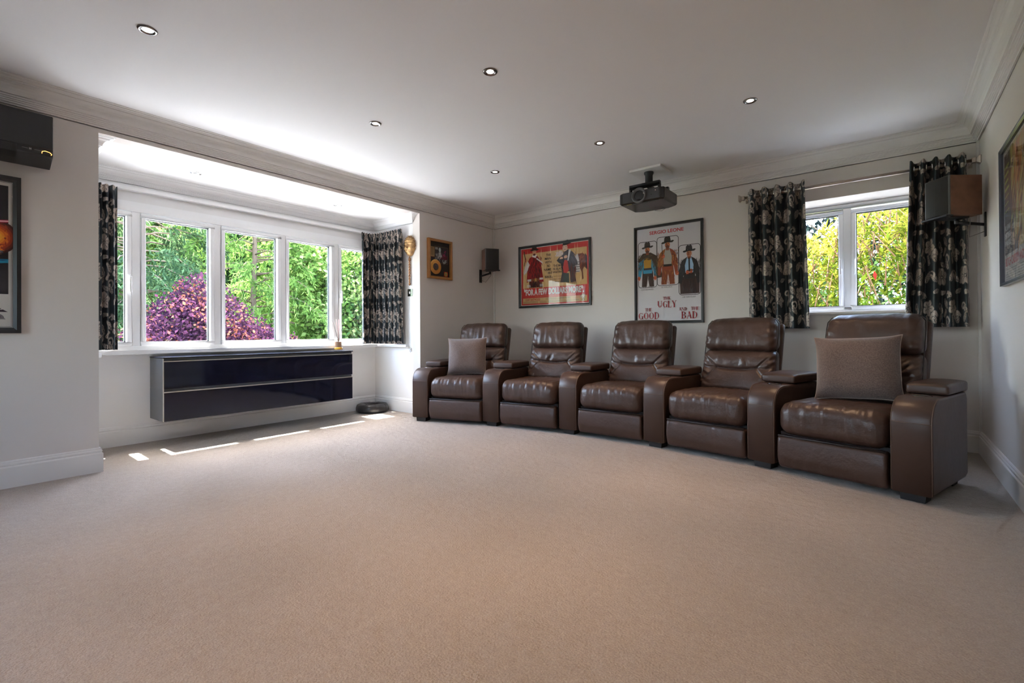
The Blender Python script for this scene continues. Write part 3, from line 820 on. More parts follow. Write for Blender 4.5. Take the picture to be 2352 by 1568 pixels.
mb.build('indicator_light', pmat('amber_indicator', (.9, .45, .1), .3, emit=((1, .42, .08), 3.0)), t)

# ------------------------------------------------------------------ gilt face mask on a twisted handle
t = thing('gilt_mask', 'gilded face mask on a twisted stick hanging on the bay side wall', 'mask', (-4.380, P2, 1.485))
GILT = pmat('aged_gilt', (.62, .38, .16), .38, metal=.55, bump=[(120, .6, .006), (40, .4, .01)], var=(30, .85, (.20, .10, .05)))
n1, n2 = 36, 28; V = []; F = []
for i in range(n1 + 1):
    v = -1 + 2 * i / n1
    for j in range(n2 + 1):
        u = -1 + 2 * j / n2
        wd_ = .092 * math.sqrt(max(0, 1 - abs(v) ** 2.3)) * (1 - .16 * max(0, -v))
        x = u * wd_; z = .455 + v * .118
        d = .055 * math.sqrt(max(0, 1 - u * u * .98)) * math.sqrt(max(.02, 1 - v * v))
        zz = v
        d += .026 * math.exp(-(x / .012) ** 2) * max(0, 1 - abs((zz + .10) / .26)) ** .7                      # nose
        for s in (-1, 1):
            d -= .016 * math.exp(-((x - s * .034) / .017) ** 2 - ((zz - .12) / .10) ** 2)                      # eye hollows
            d += .007 * math.exp(-((x - s * .034) / .011) ** 2 - ((zz - .12) / .045) ** 2)                    # lids
            d += .008 * math.exp(-((x - s * .036) / .024) ** 2 - ((zz - .30) / .05) ** 2)                     # brows
            d += .007 * math.exp(-((x - s * .045) / .022) ** 2 - ((zz + .18) / .14) ** 2)                     # cheeks
        d += .010 * math.exp(-(x / .024) ** 2 - ((zz + .47) / .045) ** 2) + .009 * math.exp(-(x / .020) ** 2 - ((zz + .58) / .05) ** 2)
        d -= .006 * math.exp(-(x / .024) ** 2 - ((zz + .52) / .018) ** 2)
        d += .010 * math.exp(-(x / .022) ** 2 - ((zz + .82) / .10) ** 2)
        if zz > .48: d += .008 + .010 * nz(x * 2, z, 0, 60)                                                   # curls
        V.append((x, -max(.004, d), z))
for i in range(n1):
    for j in range(n2): F.append((i * (n2 + 1) + j, i * (n2 + 1) + j + 1, (i + 1) * (n2 + 1) + j + 1, (i + 1) * (n2 + 1) + j))
mb = MB().add(V, F, 0, True); mb.build('mask_face', GILT, t)
hr = MB()
for k in range(44):
    a = math.pi * (-.10 + 1.20 * k / 43); r = 1.0 + .03 * math.sin(k * 5)
    hr.tube([(.090 * r * math.cos(a) + .006 * math.cos(q), -.012 - .010 * (k % 3) + .004 * q, .455 + .118 * r * math.sin(a) + .006 * math.sin(q)) for q in (0, 1.3, 2.6, 3.9, 5.2)], .0050, 5)
hr.build('curled_hair', GILT, t)
st = MB(); m = 60
def rr(z):
    if z < .035: return .006 + .008 * math.sin(math.pi * z / .035)
    if z < .060: return .010
    if z > .275: return .007 + .009 * abs(math.sin(math.pi * (z - .275) / .055))
    return .0105
V = []; n = 10
for i in range(121):
    z = .337 * i / 120; r0 = rr(z)
    for k in range(n):
        a = 2 * math.pi * k / n; tw = .30 * math.cos(2 * (a - z * 95)) if .06 < z < .275 else 0
        V.append((r0 * (1 + tw) * math.cos(a), -.018 + r0 * (1 + tw) * math.sin(a), z))
st.add(V, [(i * n + k, i * n + (k + 1) % n, (i + 1) * n + (k + 1) % n, (i + 1) * n + k) for i in range(120) for k in range(n)], 0, True)
st.build('twisted_handle', pmat('copper_gilt', (.50, .25, .12), .4, metal=.5, var=(60, .8, (.16, .07, .03))), t)
MB().box((-.008, -.012, .44), (.008, -.0005, .47)).build('wall_hook', BLACKP, t)

# light switch, sill knobs
t = thing('light_switch', 'small polished metal light switch on the bay side wall below the mask', 'light switch', (-4.39, P2, 1.403))
MB().box((-.043, -.006, -.043), (.043, -.0005, .043)).build('face_plate', pmat('polished_plate', (.30, .36, .28), .12, metal=1.0), t, bevel=(.002, 2))
MB().box((-.008, -.0115, -.013), (.008, -.006, .013)).build('rocker', pmat('switch_white', (.85, .85, .85), .3), t, bevel=(.002, 2))
for x in (-.030, .030): MB().lathe([(.0001, -.0072), (.0035, -.0068), (.0038, -.006)], (x, 0, 0), 12, axis='y').build('screw', CHROME, t, fix=False)
t = thing('window_key_hook', 'tiny nickel hook on the bay side wall under the sill end', 'hook', (-4.375, P2, .735))
MB().box((-.007, -.004, -.02), (.007, -.0005, .02)).tube([(0, -.003, .008), (0, -.02, 0), (0, -.022, -.018), (0, -.012, -.026)], .003, 8).build('hook_body', STEEL, t)
# ------------------------------------------------------------------ framed prints
class Paint:
    """flat printed shapes in (u right, v up) metres, each a hair above the last"""
    def __init__(s, w, h, paper): s.V = []; s.F = []; s.C = []; s.d = 0; s.hold = False; s.w = w; s.h = h; s.poly([(0, 0), (w, 0), (w, h), (0, h)], paper)
    def poly(s, pts, col):
        if not s.hold: s.d += 1
        o = len(s.V); s.V += [(p[0], p[1], s.d * 2.6e-5 + .0004) for p in pts]; s.F.append(list(range(o, o + len(pts)))); s.C.append(col)
    def rect(s, x0, y0, x1, y1, col): s.poly([(x0, y0), (x1, y0), (x1, y1), (x0, y1)], col)
    def ell(s, x, y, rx, ry, col, rot=0, n=22):
        c, q = math.cos(rot), math.sin(rot)
        s.poly([(x + rx * math.cos(a) * c - ry * math.sin(a) * q, y + rx * math.cos(a) * q + ry * math.sin(a) * c) for a in [2 * math.pi * k / n for k in range(n)]], col)
    def line(s, pts, w, col):
        if s.hold: s._line(pts, w, col); return
        s.d += 1; s.hold = True; s._line(pts, w, col); s.hold = False
    def _line(s, pts, w, col):
        for a, b in zip(pts[:-1], pts[1:]):
            d = Vector(b) - Vector(a)
            if d.length < 1e-9: continue
            n_ = Vector((-d.y, d.x)).normalized() * w / 2
            s.poly([(a[0] + n_.x, a[1] + n_.y), (a[0] - n_.x, a[1] - n_.y), (b[0] - n_.x, b[1] - n_.y), (b[0] + n_.x, b[1] + n_.y)], col)
    def rrect(s, x0, y0, x1, y1, r, w, col):
        pts = []
        for cx, cy, a0 in ((x1 - r, y1 - r, 0), (x0 + r, y1 - r, 90), (x0 + r, y0 + r, 180), (x1 - r, y0 + r, 270)):
            for k in range(7): a = math.radians(a0 + 15 * k); pts.append((cx + r * math.cos(a), cy + r * math.sin(a)))
        pts.append(pts[0]); s.line(pts, w, col)
    def strokes(s, box, n, lw, ll, cols, ang=90, spread=25, seed=1, inside=None):
        rnd = random.Random(seed); d0 = s.d; s.hold = True
        for _ in range(n):
            s.d = d0 + 1 + _ % 4
            x = rnd.uniform(box[0], box[2]); y = rnd.uniform(box[1], box[3])
            if inside and not inside(x, y): continue
            a = math.radians(ang + rnd.uniform(-spread, spread)); l = ll * rnd.uniform(.5, 1.3) / 2
            w = lw * rnd.uniform(.5, 1.4) / 2; c, q = math.cos(a), math.sin(a)
            s.poly([(x - l * c, y - l * q), (x + w * q, y - w * c), (x + l * c, y + l * q), (x - w * q, y + w * c)], rnd.choice(cols))
        s.d = d0 + 5; s.hold = False
    def text(s, txt, x0, y0, x1, y1, col, bold=0.0, shear=0.0, fit=True):
        cu = bpy.data.curves.new('t', 'FONT'); cu.body = txt; cu.offset = bold; cu.resolution_u = 3
        o = bpy.data.objects.new('t', cu); COL.objects.link(o)
        dg = bpy.context.evaluated_depsgraph_get(); me = bpy.data.meshes.new_from_object(o.evaluated_get(dg))
        vs_ = [v.co.copy() for v in me.vertices]
        if vs_:
            a0 = min(v.x for v in vs_); a1 = max(v.x for v in vs_); b0 = min(v.y for v in vs_); b1 = max(v.y for v in vs_)
            sx = (x1 - x0) / max(1e-6, a1 - a0); sy = (y1 - y0) / max(1e-6, b1 - b0)
            s.d += 1; o2 = len(s.V)
            for v in vs_:
                yy = (v.y - b0) * sy
                s.V.append((x0 + (v.x - a0) * sx + shear * yy, y0 + yy, s.d * 2.6e-5 + .0004))
            for p in me.polygons: s.F.append([o2 + i for i in p.vertices]); s.C.append(col)
        bpy.data.objects.remove(o); bpy.data.curves.remove(cu); bpy.data.meshes.remove(me)
    def build(s, name, parent, M=None):
        me = bpy.data.meshes.new(name); me.from_pydata(s.V, [], s.F); me.materials.append(PAINTED)
        ca = me.color_attributes.new('paint', 'FLOAT_COLOR', 'CORNER'); buf = []
        for f, c in zip(s.F, s.C): buf += [c[0], c[1], c[2], 1.0] * len(f)
        ca.data.foreach_set('color', buf); me.update()
        o = bpy.data.objects.new(name, me); COL.objects.link(o); o.parent = parent
        if M: o.matrix_local = M
        return o
def lin(r, g, b):
    f = lambda c: (c / 255 / 12.92) if c <= 10 else ((c / 255 + .055) / 1.055) ** 2.4
    return (f(r), f(g), f(b))
SERIF = {  # strokes in a box one high: ('v',x,y0,y1,w) stems, ('h',x0,x1,y) bars, ('d',x0,y0,x1,y1,w) slants, ('a',cx,cy,rx,ry,a0,a1) bowls
 'T': (.86, [('v', .43, 0, 1, .20), ('h', .02, .84, .97), ('s', .27, .59, 0), ('v', .04, .74, .97, .05), ('v', .82, .74, .97, .05)]),
 'H': (1.0, [('v', .18, 0, 1, .20), ('v', .82, 0, 1, .20), ('h', .18, .82, .52), ('s', .02, .34, 0), ('s', .66, .98, 0), ('s', .02, .34, 1), ('s', .66, .98, 1)]),
 'E': (.80, [('v', .20, 0, 1, .20), ('h', .05, .70, .97), ('h', .05, .74, .03), ('h', .2, .56, .52), ('v', .70, .76, .99, .05), ('v', .74, .01, .26, .05), ('v', .56, .40, .64, .04)]),
 'G': (.98, [('a', .50, .5, .42, .46, 50, 330), ('v', .80, .05, .42, .17), ('s', .62, .97, .42), ('v', .82, .70, .97, .05)]),
 'O': (1.0, [('a', .5, .5, .43, .46, 0, 360)]),
 'D': (.98, [('v', .2, 0, 1, .20), ('a', .38, .5, .48, .475, -90, 90), ('h', .04, .40, .97), ('h', .04, .40, .03)]),
 'U': (.98, [('v', .2, .3, 1, .20), ('v', .80, .3, 1, .09), ('a', .5, .32, .30, .28, 180, 360), ('s', .04, .36, 1), ('s', .66, .94, 1)]),
 'L': (.78, [('v', .20, 0, 1, .20), ('h', .05, .72, .03), ('v', .72, .01, .28, .05), ('s', .04, .36, 1)]),
 'Y': (.92, [('v', .46, 0, .48, .20), ('d', .14, 1, .46, .46, .18), ('d', .80, 1, .46, .46, .07), ('s', .30, .62, 0), ('s', 0, .30, 1), ('s', .66, .92, 1)]),
 'A': (.96, [('d', .16, 0, .48, 1, .06), ('d', .80, 0, .48, 1, .20), ('h', .26, .72, .34), ('s', .02, .30, 0), ('s', .64, .96, 0)]),
 'N': (1.0, [('v', .18, 0, 1, .06), ('v', .84, 0, 1, .06), ('d', .16, 1, .84, 0, .20), ('s', .04, .32, 0), ('s', .02, .26, 1), ('s', .70, .98, 1)]),
 'B': (.90, [('v', .2, 0, 1, .20), ('a', .44, .745, .34, .23, -90, 90), ('a', .46, .265, .38, .25, -90, 90), ('h', .04, .46, .97), ('h', .2, .46, .51), ('h', .04, .48, .03)]),
 ' ': (.5, [])}
def serif(p, txt, x0, y0, x1, y1, col):
    p.d += 1; p.hold = True
    tot = sum(SERIF[c][0] for c in txt); k = (x1 - x0) / tot; h = y1 - y0; x = x0
    for c in txt:
        wd, st_ = SERIF[c]
        X = lambda u: x + u * k
        Yc = lambda v: y0 + v * h
        for q in st_:
            if q[0] == 'v': p.rect(X(q[1] - q[4] / 2), Yc(q[2]), X(q[1] + q[4] / 2), Yc(q[3]), col)
            elif q[0] == 'h': p.rect(X(q[1]), Yc(q[3] - .035), X(q[2]), Yc(q[3] + .035), col)
            elif q[0] == 's': y = q[3] if q[3] != 1 else .95; p.rect(X(q[1]), Yc(y), X(q[2]), Yc(y + .05), col)
            elif q[0] == 'd':
                w_ = q[5] * k / 2; p.poly([(X(q[1]) - w_, Yc(q[2])), (X(q[1]) + w_, Yc(q[2])), (X(q[3]) + w_, Yc(q[4])), (X(q[3]) - w_, Yc(q[4]))], col)
            elif q[0] == 'a':
                cx, cy, rx, ry, a0, a1 = q[1:]; m = 26
                for i in range(m):
                    aa = math.radians(a0 + (a1 - a0) * i / m); ab = math.radians(a0 + (a1 - a0) * (i + 1) / m)
                    o_ = lambda a: (X(cx + rx * math.cos(a)), Yc(cy + ry * math.sin(a)))
                    t_ = lambda a: .045 + .155 * abs(math.cos(a)) ** 1.3
                    i_ = lambda a: (X(cx + (rx - t_(a)) * math.cos(a)), Yc(cy + (ry - .06) * math.sin(a)))
                    p.poly([o_(aa), o_(ab), i_(ab), i_(aa)], col)
        x += wd * k
    p.hold = False
def frame(t, w, h, bw, depth, mat, glass=True, gd=.6):
    """picture frame: local x right, y up, z out of the wall; origin bottom-left"""
    mb = MB()
    def bar(a, b): mb.box(a, b)
    v = []; prof_ = [(0, 0), (0, depth), (bw * .55, depth), (bw, depth * .72), (bw, 0)]
    R = [[(q, q2, z) for q, q2, z in ((t_, t_, z), )] for t_, z in prof_]
    rings = []
    for cx, cy, sx, sy in ((0, 0, 1, 1), (w, 0, -1, 1), (w, h, -1, -1), (0, h, 1, -1)):
        rings.append([(cx + sx * a, cy + sy * a, z) for a, z in prof_])
    n = len(prof_); v = [p for r in rings for p in r]
    f = [(i * n + k, i * n + (k + 1) % n, ((i + 1) % 4) * n + (k + 1) % n, ((i + 1) % 4) * n + k) for i in range(4) for k in range(n)]
    mb.add(v, f); mb.build('picture_frame', mat, t)
    MB().box((bw * .6, bw * .6, .0005), (w - bw * .6, h - bw * .6, .004)).build('backing_board', BLACKP, t)
    if glass: MB().add([(bw * .7, bw * .7, depth * gd), (w - bw * .7, bw * .7, depth * gd), (w - bw * .7, h - bw * .7, depth * gd), (bw * .7, h - bw * .7, depth * gd)], [(0, 1, 2, 3)]).build('glass_pane', PGLAS, t, fix=False)
def wallM(origin, wall):
    o = Vector(origin)
    if wall == 'back': c = ((1, 0, 0), (0, 0, 1), (0, -1, 0))
    elif wall == 'left': c = ((0, 1, 0), (0, 0, 1), (1, 0, 0))          # faces +x; u = +y
    elif wall == 'right': c = ((0, -1, 0), (0, 0, 1), (-1, 0, 0))       # faces -x; u = -y
    m = Matrix.Identity(4)
    for j in range(3):
        for i in range(3): m[i][j] = c[j][i]
    m[0][3], m[1][3], m[2][3] = o
    return m
BLKF = pmat('satin_black_frame', (.018, .018, .020), .35)
WHT = lin(205, 200, 202); RED = lin(178, 38, 38); DRED = lin(150, 10, 20)
def cowboy(p, cx, base, s, hat, face, coat, coat2, shirt, legs, cols, pose=0, seed=1, poncho=False, beard=None):
    """generic stand-in figure in a brimmed hat, s = height scale (1 unit tall from base to hat)"""
    X = lambda u: cx + u * s * .92
    Y = lambda v: base + v * s
    P_ = lambda l: [(X(a), Y(b)) for a, b in l]
    p.poly(P_([(-.15, 0), (-.025, 0), (.01, .25), (.045, 0), (.165, 0), (.13, .40), (-.13, .40)]), legs)
    p.strokes((X(-.15), Y(0), X(.16), Y(.36)), 40, .012 * s, .10 * s, cols[:2], 88, 8, seed)
    p.poly(P_([(-.235, .21), (-.175, .19), (-.125, .42), (-.11, .30), (.11, .30), (.135, .42), (.18, .19), (.235, .21), (.235, .48), (.185, .66), (.12, .72), (.04, .765), (-.04, .765), (-.12, .72), (-.185, .66), (-.235, .48)]), coat)
    p.poly(P_([(-.085, .38), (.085, .38), (.10, .60), (.045, .76), (-.045, .76), (-.10, .60)]), shirt)
    p.poly(P_([(-.10, .38), (.11, .38), (.11, .425), (-.10, .425)]), lin(40, 28, 24))
    p.poly(P_([(-.235, .48), (-.185, .66), (-.12, .72), (-.045, .76), (-.10, .58), (-.12, .40), (-.205, .36)]), coat2)
    p.poly(P_([(.235, .48), (.185, .66), (.12, .72), (.045, .76), (.10, .58), (.125, .40), (.21, .36)]), coat)
    p.strokes((X(-.24), Y(.38), X(-.11), Y(.70)), 60, .010 * s, .09 * s, cols, 80, 25, seed + 1)
    p.strokes((X(.10), Y(.38), X(.24), Y(.70)), 60, .010 * s, .09 * s, cols, 100, 25, seed + 2)
    if poncho:
        p.poly(P_([(-.26, .60), (-.12, .76), (.08, .77), (.24, .68), (.33, .45), (.37, .20), (.24, .18), (.20, .45), (.10, .62), (-.05, .66), (-.22, .56)]), cols[1])
        p.strokes((X(.16), Y(.22), X(.33), Y(.62)), 90, .010 * s, .12 * s, cols, 105, 14, seed + 3)
        p.strokes((X(-.22), Y(.60), X(.10), Y(.73)), 60, .010 * s, .10 * s, cols, 25, 14, seed + 4)
    # hands
    for u, v in ([(-.22, .20), (.19, .19)] if pose == 0 else [(-.04, .44), (.04, .46)] if pose == 1 else [(-.10, .60), (.22, .22)]):
        p.ell(X(u), Y(v), .035 * s, .045 * s, lin(190, 95, 60)); p.strokes((X(u - .03), Y(v - .05), X(u + .03), Y(v + .03)), 8, .010 * s, .05 * s, [lin(150, 60, 35), lin(215, 130, 90)], 85, 20, seed)
    if pose == 2: p.line([(X(-.12), Y(.62)), (X(-.13), Y(.86))], .012 * s, lin(30, 30, 32))
    if pose == 1: p.line([(X(-.05), Y(.475)), (X(.10), Y(.475))], .018 * s, lin(45, 48, 52))
    # head, hat
    p.poly(P_([(-.035, .72), (.035, .72), (.04, .80), (-.04, .80)]), lin(140, 75, 50))
    p.ell(X(0), Y(.835), .055 * s, .070 * s, face)
    p.ell(X(-.022), Y(.83), .020 * s, .045 * s, lin(150, 85, 55))
    if beard: p.ell(X(0), Y(.793), .042 * s, .034 * s, beard); p.ell(X(0), Y(.812), .018 * s, .008 * s, lin(120, 50, 40))
    for q in (-.022, .020): p.ell(X(q), Y(.852), .010 * s, .0055 * s, lin(40, 28, 24)); p.line([(X(q - .013), Y(.864)), (X(q + .013), Y(.866))], .006 * s, lin(50, 34, 28))
    p.poly(P_([(0, .85), (.010, .825), (-.006, .825)]), lin(135, 70, 48)); p.line([(X(-.016), Y(.808)), (X(.016), Y(.808))], .005 * s, lin(90, 35, 30))
    p.poly(P_([(-.150, .878), (-.115, .858), (-.05, .872), (0, .884), (.05, .878), (.115, .878), (.155, .912), (.12, .926), (.07, .912), (-.07, .905), (-.12, .900)]), hat)
    p.poly(P_([(-.080, .892), (-.070, .985), (-.035, 1.015), (0, 1.0), (.035, 1.018), (.064, .99), (.078, .900)]), hat)
    p.poly(P_([(-.072, .897), (.072, .897), (.072, .918), (-.072, .918)]), tuple(c * .45 for c in hat))
    p.strokes((X(-.06), Y(.93), X(.06), Y(.985)), 14, .008 * s, .04 * s, [tuple(min(1, c * 1.8) for c in hat), tuple(c * .6 for c in hat)], 20, 30, seed)

# tall white western poster, back wall
t = thing('framed_poster', 'tall white framed western film poster with three gunmen, right of the projector wall centre', 'poster', group='framed film posters')
t.matrix_world = wallM((-2.190, Y2 - .0005, 1.018), 'back')
W_, H_ = .735, 1.052
frame(t, W_, H_, .026, .022, BLKF)
p = Paint(W_ - .044, H_ - .044, WHT); w, h = p.w, p.h
p.text('SERGIO LEONE', w * .215, h * .925, w * .745, h * .962, lin(190, 45, 42), .025)
p.rrect(w * .03, h * .365, w * .33, h * .855, .03, .006, lin(50, 40, 40))
p.rrect(w * .335, h * .375, w * .665, h * .885, .03, .006, lin(50, 40, 40))
p.rrect(w * .670, h * .265, w * .985, h * .775, .03, .006, lin(50, 40, 40))
p.poly([(w * .69, h * .275), (w * .97, h * .275), (w * .975, h * .45), (w * .68, h * .45)], lin(72, 52, 50))
cowboy(p, w * .18, h * .372, h * .475, lin(62, 54, 48), lin(205, 125, 75), lin(60, 140, 175), lin(60, 130, 160), lin(176, 130, 40), lin(60, 38, 34),
       [lin(75, 62, 36), lin(66, 48, 34), lin(110, 92, 50), lin(54, 40, 30)], 0, 3, True, lin(96, 56, 38))
cowboy(p, w * .50, h * .385, h * .495, lin(56, 52, 46), lin(195, 115, 70), lin(140, 62, 34), lin(150, 90, 40), lin(166, 160, 148), lin(128, 62, 32),
       [lin(176, 112, 46), lin(120, 52, 28), lin(190, 140, 70), lin(70, 44, 32)], 2, 8, False, lin(110, 62, 42))
cowboy(p, w * .825, h * .285, h * .480, lin(42, 40, 40), lin(185, 120, 85), lin(48, 44, 46), lin(54, 50, 54), lin(150, 185, 215), lin(62, 44, 42),
       [lin(70, 66, 70), lin(38, 34, 36), lin(58, 50, 50), lin(46, 40, 42)], 1, 12)
p.line([(w * .825, h * .64), (w * .827, h * .50)], .014, lin(36, 38, 44))
for tx, x0, x1, yy in (('CLINT EASTWOOD', .075, .275, .335), ('ELI WALLACH', .405, .565, .350), ('LEE VAN CLEEF', .725, .915, .235)):
    p.text(tx, w * x0, h * yy, w * x1, h * (yy + .014), lin(60, 56, 58))
serif(p, 'THE', w * .425, h * .222, w * .545, h * .256, DRED); serif(p, 'UGLY', w * .335, h * .142, w * .635, h * .212, DRED)
serif(p, 'THE', w * .135, h * .108, w * .250, h * .142, DRED); serif(p, 'GOOD', w * .025, h * .022, w * .370, h * .096, DRED)
serif(p, 'AND', w * .665, h * .104, w * .795, h * .138, DRED); serif(p, 'THE', w * .845, h * .106, w * .965, h * .140, DRED); serif(p, 'BAD', w * .700, h * .022, w * .945, h * .094, DRED)
p.build('poster_print', t, Matrix.Translation((.022, .022, .0042)))

# wide red and yellow western poster, back wall
t = thing('framed_poster', 'wide red and yellow western film poster, black frame, near the left back corner', 'poster', group='framed film posters')
t.matrix_world = wallM((-3.790, Y2 - .0005, 1.246), 'back')
W_, H_ = 1.060, .798
frame(t, W_, H_, .028, .022, BLKF)
p = Paint(W_ - .044, H_ - .044, lin(222, 214, 206)); w, h = p.w, p.h
PR = lin(192, 48, 42); PY = lin(206, 168, 112)
p.rect(.014, .014, w - .014, h - .014, PR)
p.rect(.040, h * .305, w - .034, h * .895, PY); p.rect(.036, .030, w - .034, h * .135, PY)
p.strokes((.05, h * .32, w - .05, h * .88), 220, .010, .16, [lin(214, 180, 124), lin(196, 156, 100), lin(220, 190, 140)], 90, 4, 4)
# left figure
R1, R2, R3 = lin(150, 26, 26), lin(80, 24, 24), lin(186, 40, 34)
p.poly([(.135, .235), (.345, .235), (.330, .36), (.140, .36)], lin(74, 36, 28)); p.strokes((.14, .235, .335, .35), 60, .008, .08, [lin(110, 52, 36), lin(46, 26, 22), lin(150, 80, 50)], 90, 12, 3)
p.poly([(.100, .36), (.115, .48), (.105, .55), (.150, .62), (.205, .645), (.275, .630), (.315, .56), (.345, .42), (.365, .30), (.30, .30), (.28, .345), (.17, .345), (.10, .30)], R1)
p.strokes((.13, .34, .33, .60), 170, .010, .12, [R1, R2, R3, R2], 97, 20, 5)
p.poly([(.060, .40), (.110, .46), (.150, .53), (.115, .585), (.070, .50), (.050, .44)], lin(205, 196, 186)); p.strokes((.07, .42, .12, .52), 14, .006, .06, [lin(150, 146, 140), lin(230, 226, 220)], 70, 20, 2)
p.ell(.082, .595, .022, .034, lin(205, 130, 90)); p.line([(.082, .60), (.058, .715)], .012, lin(26, 22, 22)); p.line([(.060, .52), (.082, .60)], .009, lin(40, 28, 24))
p.rect(.110, .318, .180, .345, lin(205, 198, 190)); p.rect(.30, .33, .355, .355, lin(205, 198, 190)); p.rect(.17, .318, .30, .350, lin(130, 72, 40)); p.rect(.225, .312, .255, .352, lin(190, 140, 70))
for k in range(9): p.ell(.262 + .010 * k, .600 - .007 * k, .010, .009, lin(215, 208, 200))
for x0 in (.105, .305):
    for k in range(9): p.line([(x0 + .007 * k, .242), (x0 + .006 * k, .275)], .003, lin(215, 208, 200))
p.poly([(.185, .63), (.245, .61), (.262, .65), (.200, .66)], lin(230, 224, 216))
p.ell(.222, .685, .030, .043, lin(212, 150, 112)); p.ell(.222, .655, .020, .014, lin(90, 46, 34))
for q in (-.011, .011): p.ell(.222 + q, .695, .006, .0035, lin(30, 22, 20))
p.poly([(.150, .712), (.180, .702), (.222, .708), (.265, .702), (.298, .716), (.262, .728), (.254, .768), (.190, .764), (.184, .728)], lin(64, 36, 30))
# right figure, horse
HB = lin(112, 54, 32)
p.poly([(.82, .55), (.86, .60), (.93, .60), (.965, .57), (.965, .42), (.945, .44), (.925, .40), (.935, .30), (.918, .285), (.912, .38), (.885, .43), (.835, .44)], HB)
p.poly([(.955, .60), (.985, .56), (.985, .40), (.968, .42)], lin(46, 26, 22)); p.strokes((.84, .45, .95, .59), 60, .010, .07, [lin(150, 80, 48), lin(86, 40, 28), lin(60, 30, 24)], 60, 50, 6)
p.poly([(.83, .585), (.86, .60), (.88, .50), (.89, .38), (.81, .38), (.80, .50)], lin(205, 200, 196))
for k in range(5): p.rect(.80, .385 + .028 * k, .885, .392 + .028 * k, lin(50, 44, 44))
CK = lin(62, 56, 62)
p.poly([(.610, .275), (.640, .40), (.625, .50), (.600, .51), (.560, .545), (.595, .580), (.640, .600), (.680, .655), (.735, .668), (.790, .62), (.850, .52), (.860, .47), (.800, .46), (.835, .28), (.760, .26), (.745, .40), (.705, .40), (.68, .27)], CK)
p.strokes((.63, .42, .83, .62), 90, .010, .12, [lin(84, 80, 90), lin(44, 38, 42), lin(70, 62, 70)], 120, 30, 7)
p.poly([(.655, .39), (.705, .38), (.735, .42), (.715, .535), (.675, .545), (.650, .47)], lin(186, 48, 40)); p.poly([(.655, .28), (.74, .26), (.735, .38), (.66, .38)], lin(52, 64, 56))
p.strokes((.755, .28, .83, .45), 50, .008, .12, [lin(86, 34, 28), lin(46, 24, 24), lin(110, 50, 36)], 95, 8, 8)
p.poly([(.540, .60), (.565, .640), (.610, .665), (.645, .655), (.655, .61), (.60, .592)], lin(214, 196, 180)); p.strokes((.55, .60, .64, .655), 20, .006, .05, [lin(180, 160, 146), lin(230, 218, 206)], 30, 40, 9)
p.ell(.628, .566, .024, .018, lin(216, 170, 140), .4); p.ell(.690, .580, .026, .020, lin(216, 170, 140), .3); p.line([(.575, .552), (.705, .556)], .012, lin(48, 46, 50))
p.poly([(.715, .53), (.735, .665), (.765, .66), (.73, .53)], lin(220, 214, 210))
p.ell(.682, .690, .036, .042, lin(214, 176, 150)); p.line([(.655, .702), (.668, .704)], .005, lin(60, 40, 34)); p.line([(.688, .705), (.704, .703)], .005, lin(60, 40, 34)); p.line([(.668, .672), (.692, .672)], .005, lin(130, 90, 80))
p.poly([(.640, .722), (.700, .722), (.775, .742), (.735, .752), (.722, .785), (.655, .772), (.650, .735)], lin(40, 34, 36))
yy = h * .855
for tx, x0, x1 in (('THE', .405, .475), ('MAN', .385, .475), ('WITH', .385, .485), ('NO', .420, .465), ('NAME', .370, .478), ('IS', .430, .465), ('BACK...', .385, .505)):
    p.text(tx, x0, yy - .030, x1, yy, lin(48, 34, 30), .02); yy -= .0455
p.text('THE MAN', .510, .470, .660, .500, lin(62, 44, 40), .02); p.text('IN BLACK', .508, .430, .660, .460, lin(62, 44, 40), .02); p.text('IS WAITING!', .470, .392, .660, .420, lin(62, 44, 40), .02)
for k, tx in enumerate(("As if one wasn't enough...", 'as if death needed', 'a double!')): p.text(tx, .43 + .035 * k, .345 - .032 * k, .64, .363 - .032 * k, lin(110, 66, 44), 0, .2)
p.text('"FOR A FEW DOLLARS MORE".', .060, h * .180, w - .075, h * .290, lin(215, 205, 200), .05)
p.text("It's the second motion picture of its kind! It won't be the last!", .23, h * .148, .83, h * .170, lin(214, 150, 80))
p.text('CLINT EASTWOOD', .080, h * .088, .31, h * .126, lin(180, 44, 36), .02); p.text('LEE VAN CLEEF', .395, h * .096, .55, h * .126, lin(120, 84, 60)); p.text('GIAN MARIA VOLONTE', .575, h * .096, .75, h * .126, lin(120, 84, 60))
p.text('SERGIO LEONE', .44, h * .050, .60, h * .080, lin(120, 84, 60)); p.text('TECHNICOLOR', .79, h * .098, .88, h * .118, lin(190, 60, 45)); p.text('TECHNISCOPE', .79, h * .062, .87, h * .078, lin(110, 74, 54))
for k in range(3):
    for x0, x1 in ((.045, .28), (.30, .41), (.62, .76)): p.line([(x0, .034 + .011 * k), (x1, .034 + .011 * k)], .003, lin(110, 72, 52))
p.ell(.925, .092, .038, .022, lin(215, 190, 160), .2); p.rrect(.893, .078, .955, .106, .012, .003, lin(60, 40, 36)); p.ell(.930, .052, .016, .016, lin(60, 46, 44)); p.ell(.930, .052, .010, .011, PY)
p.build('poster_print', t, Matrix.Translation((.022, .022, .0042)))

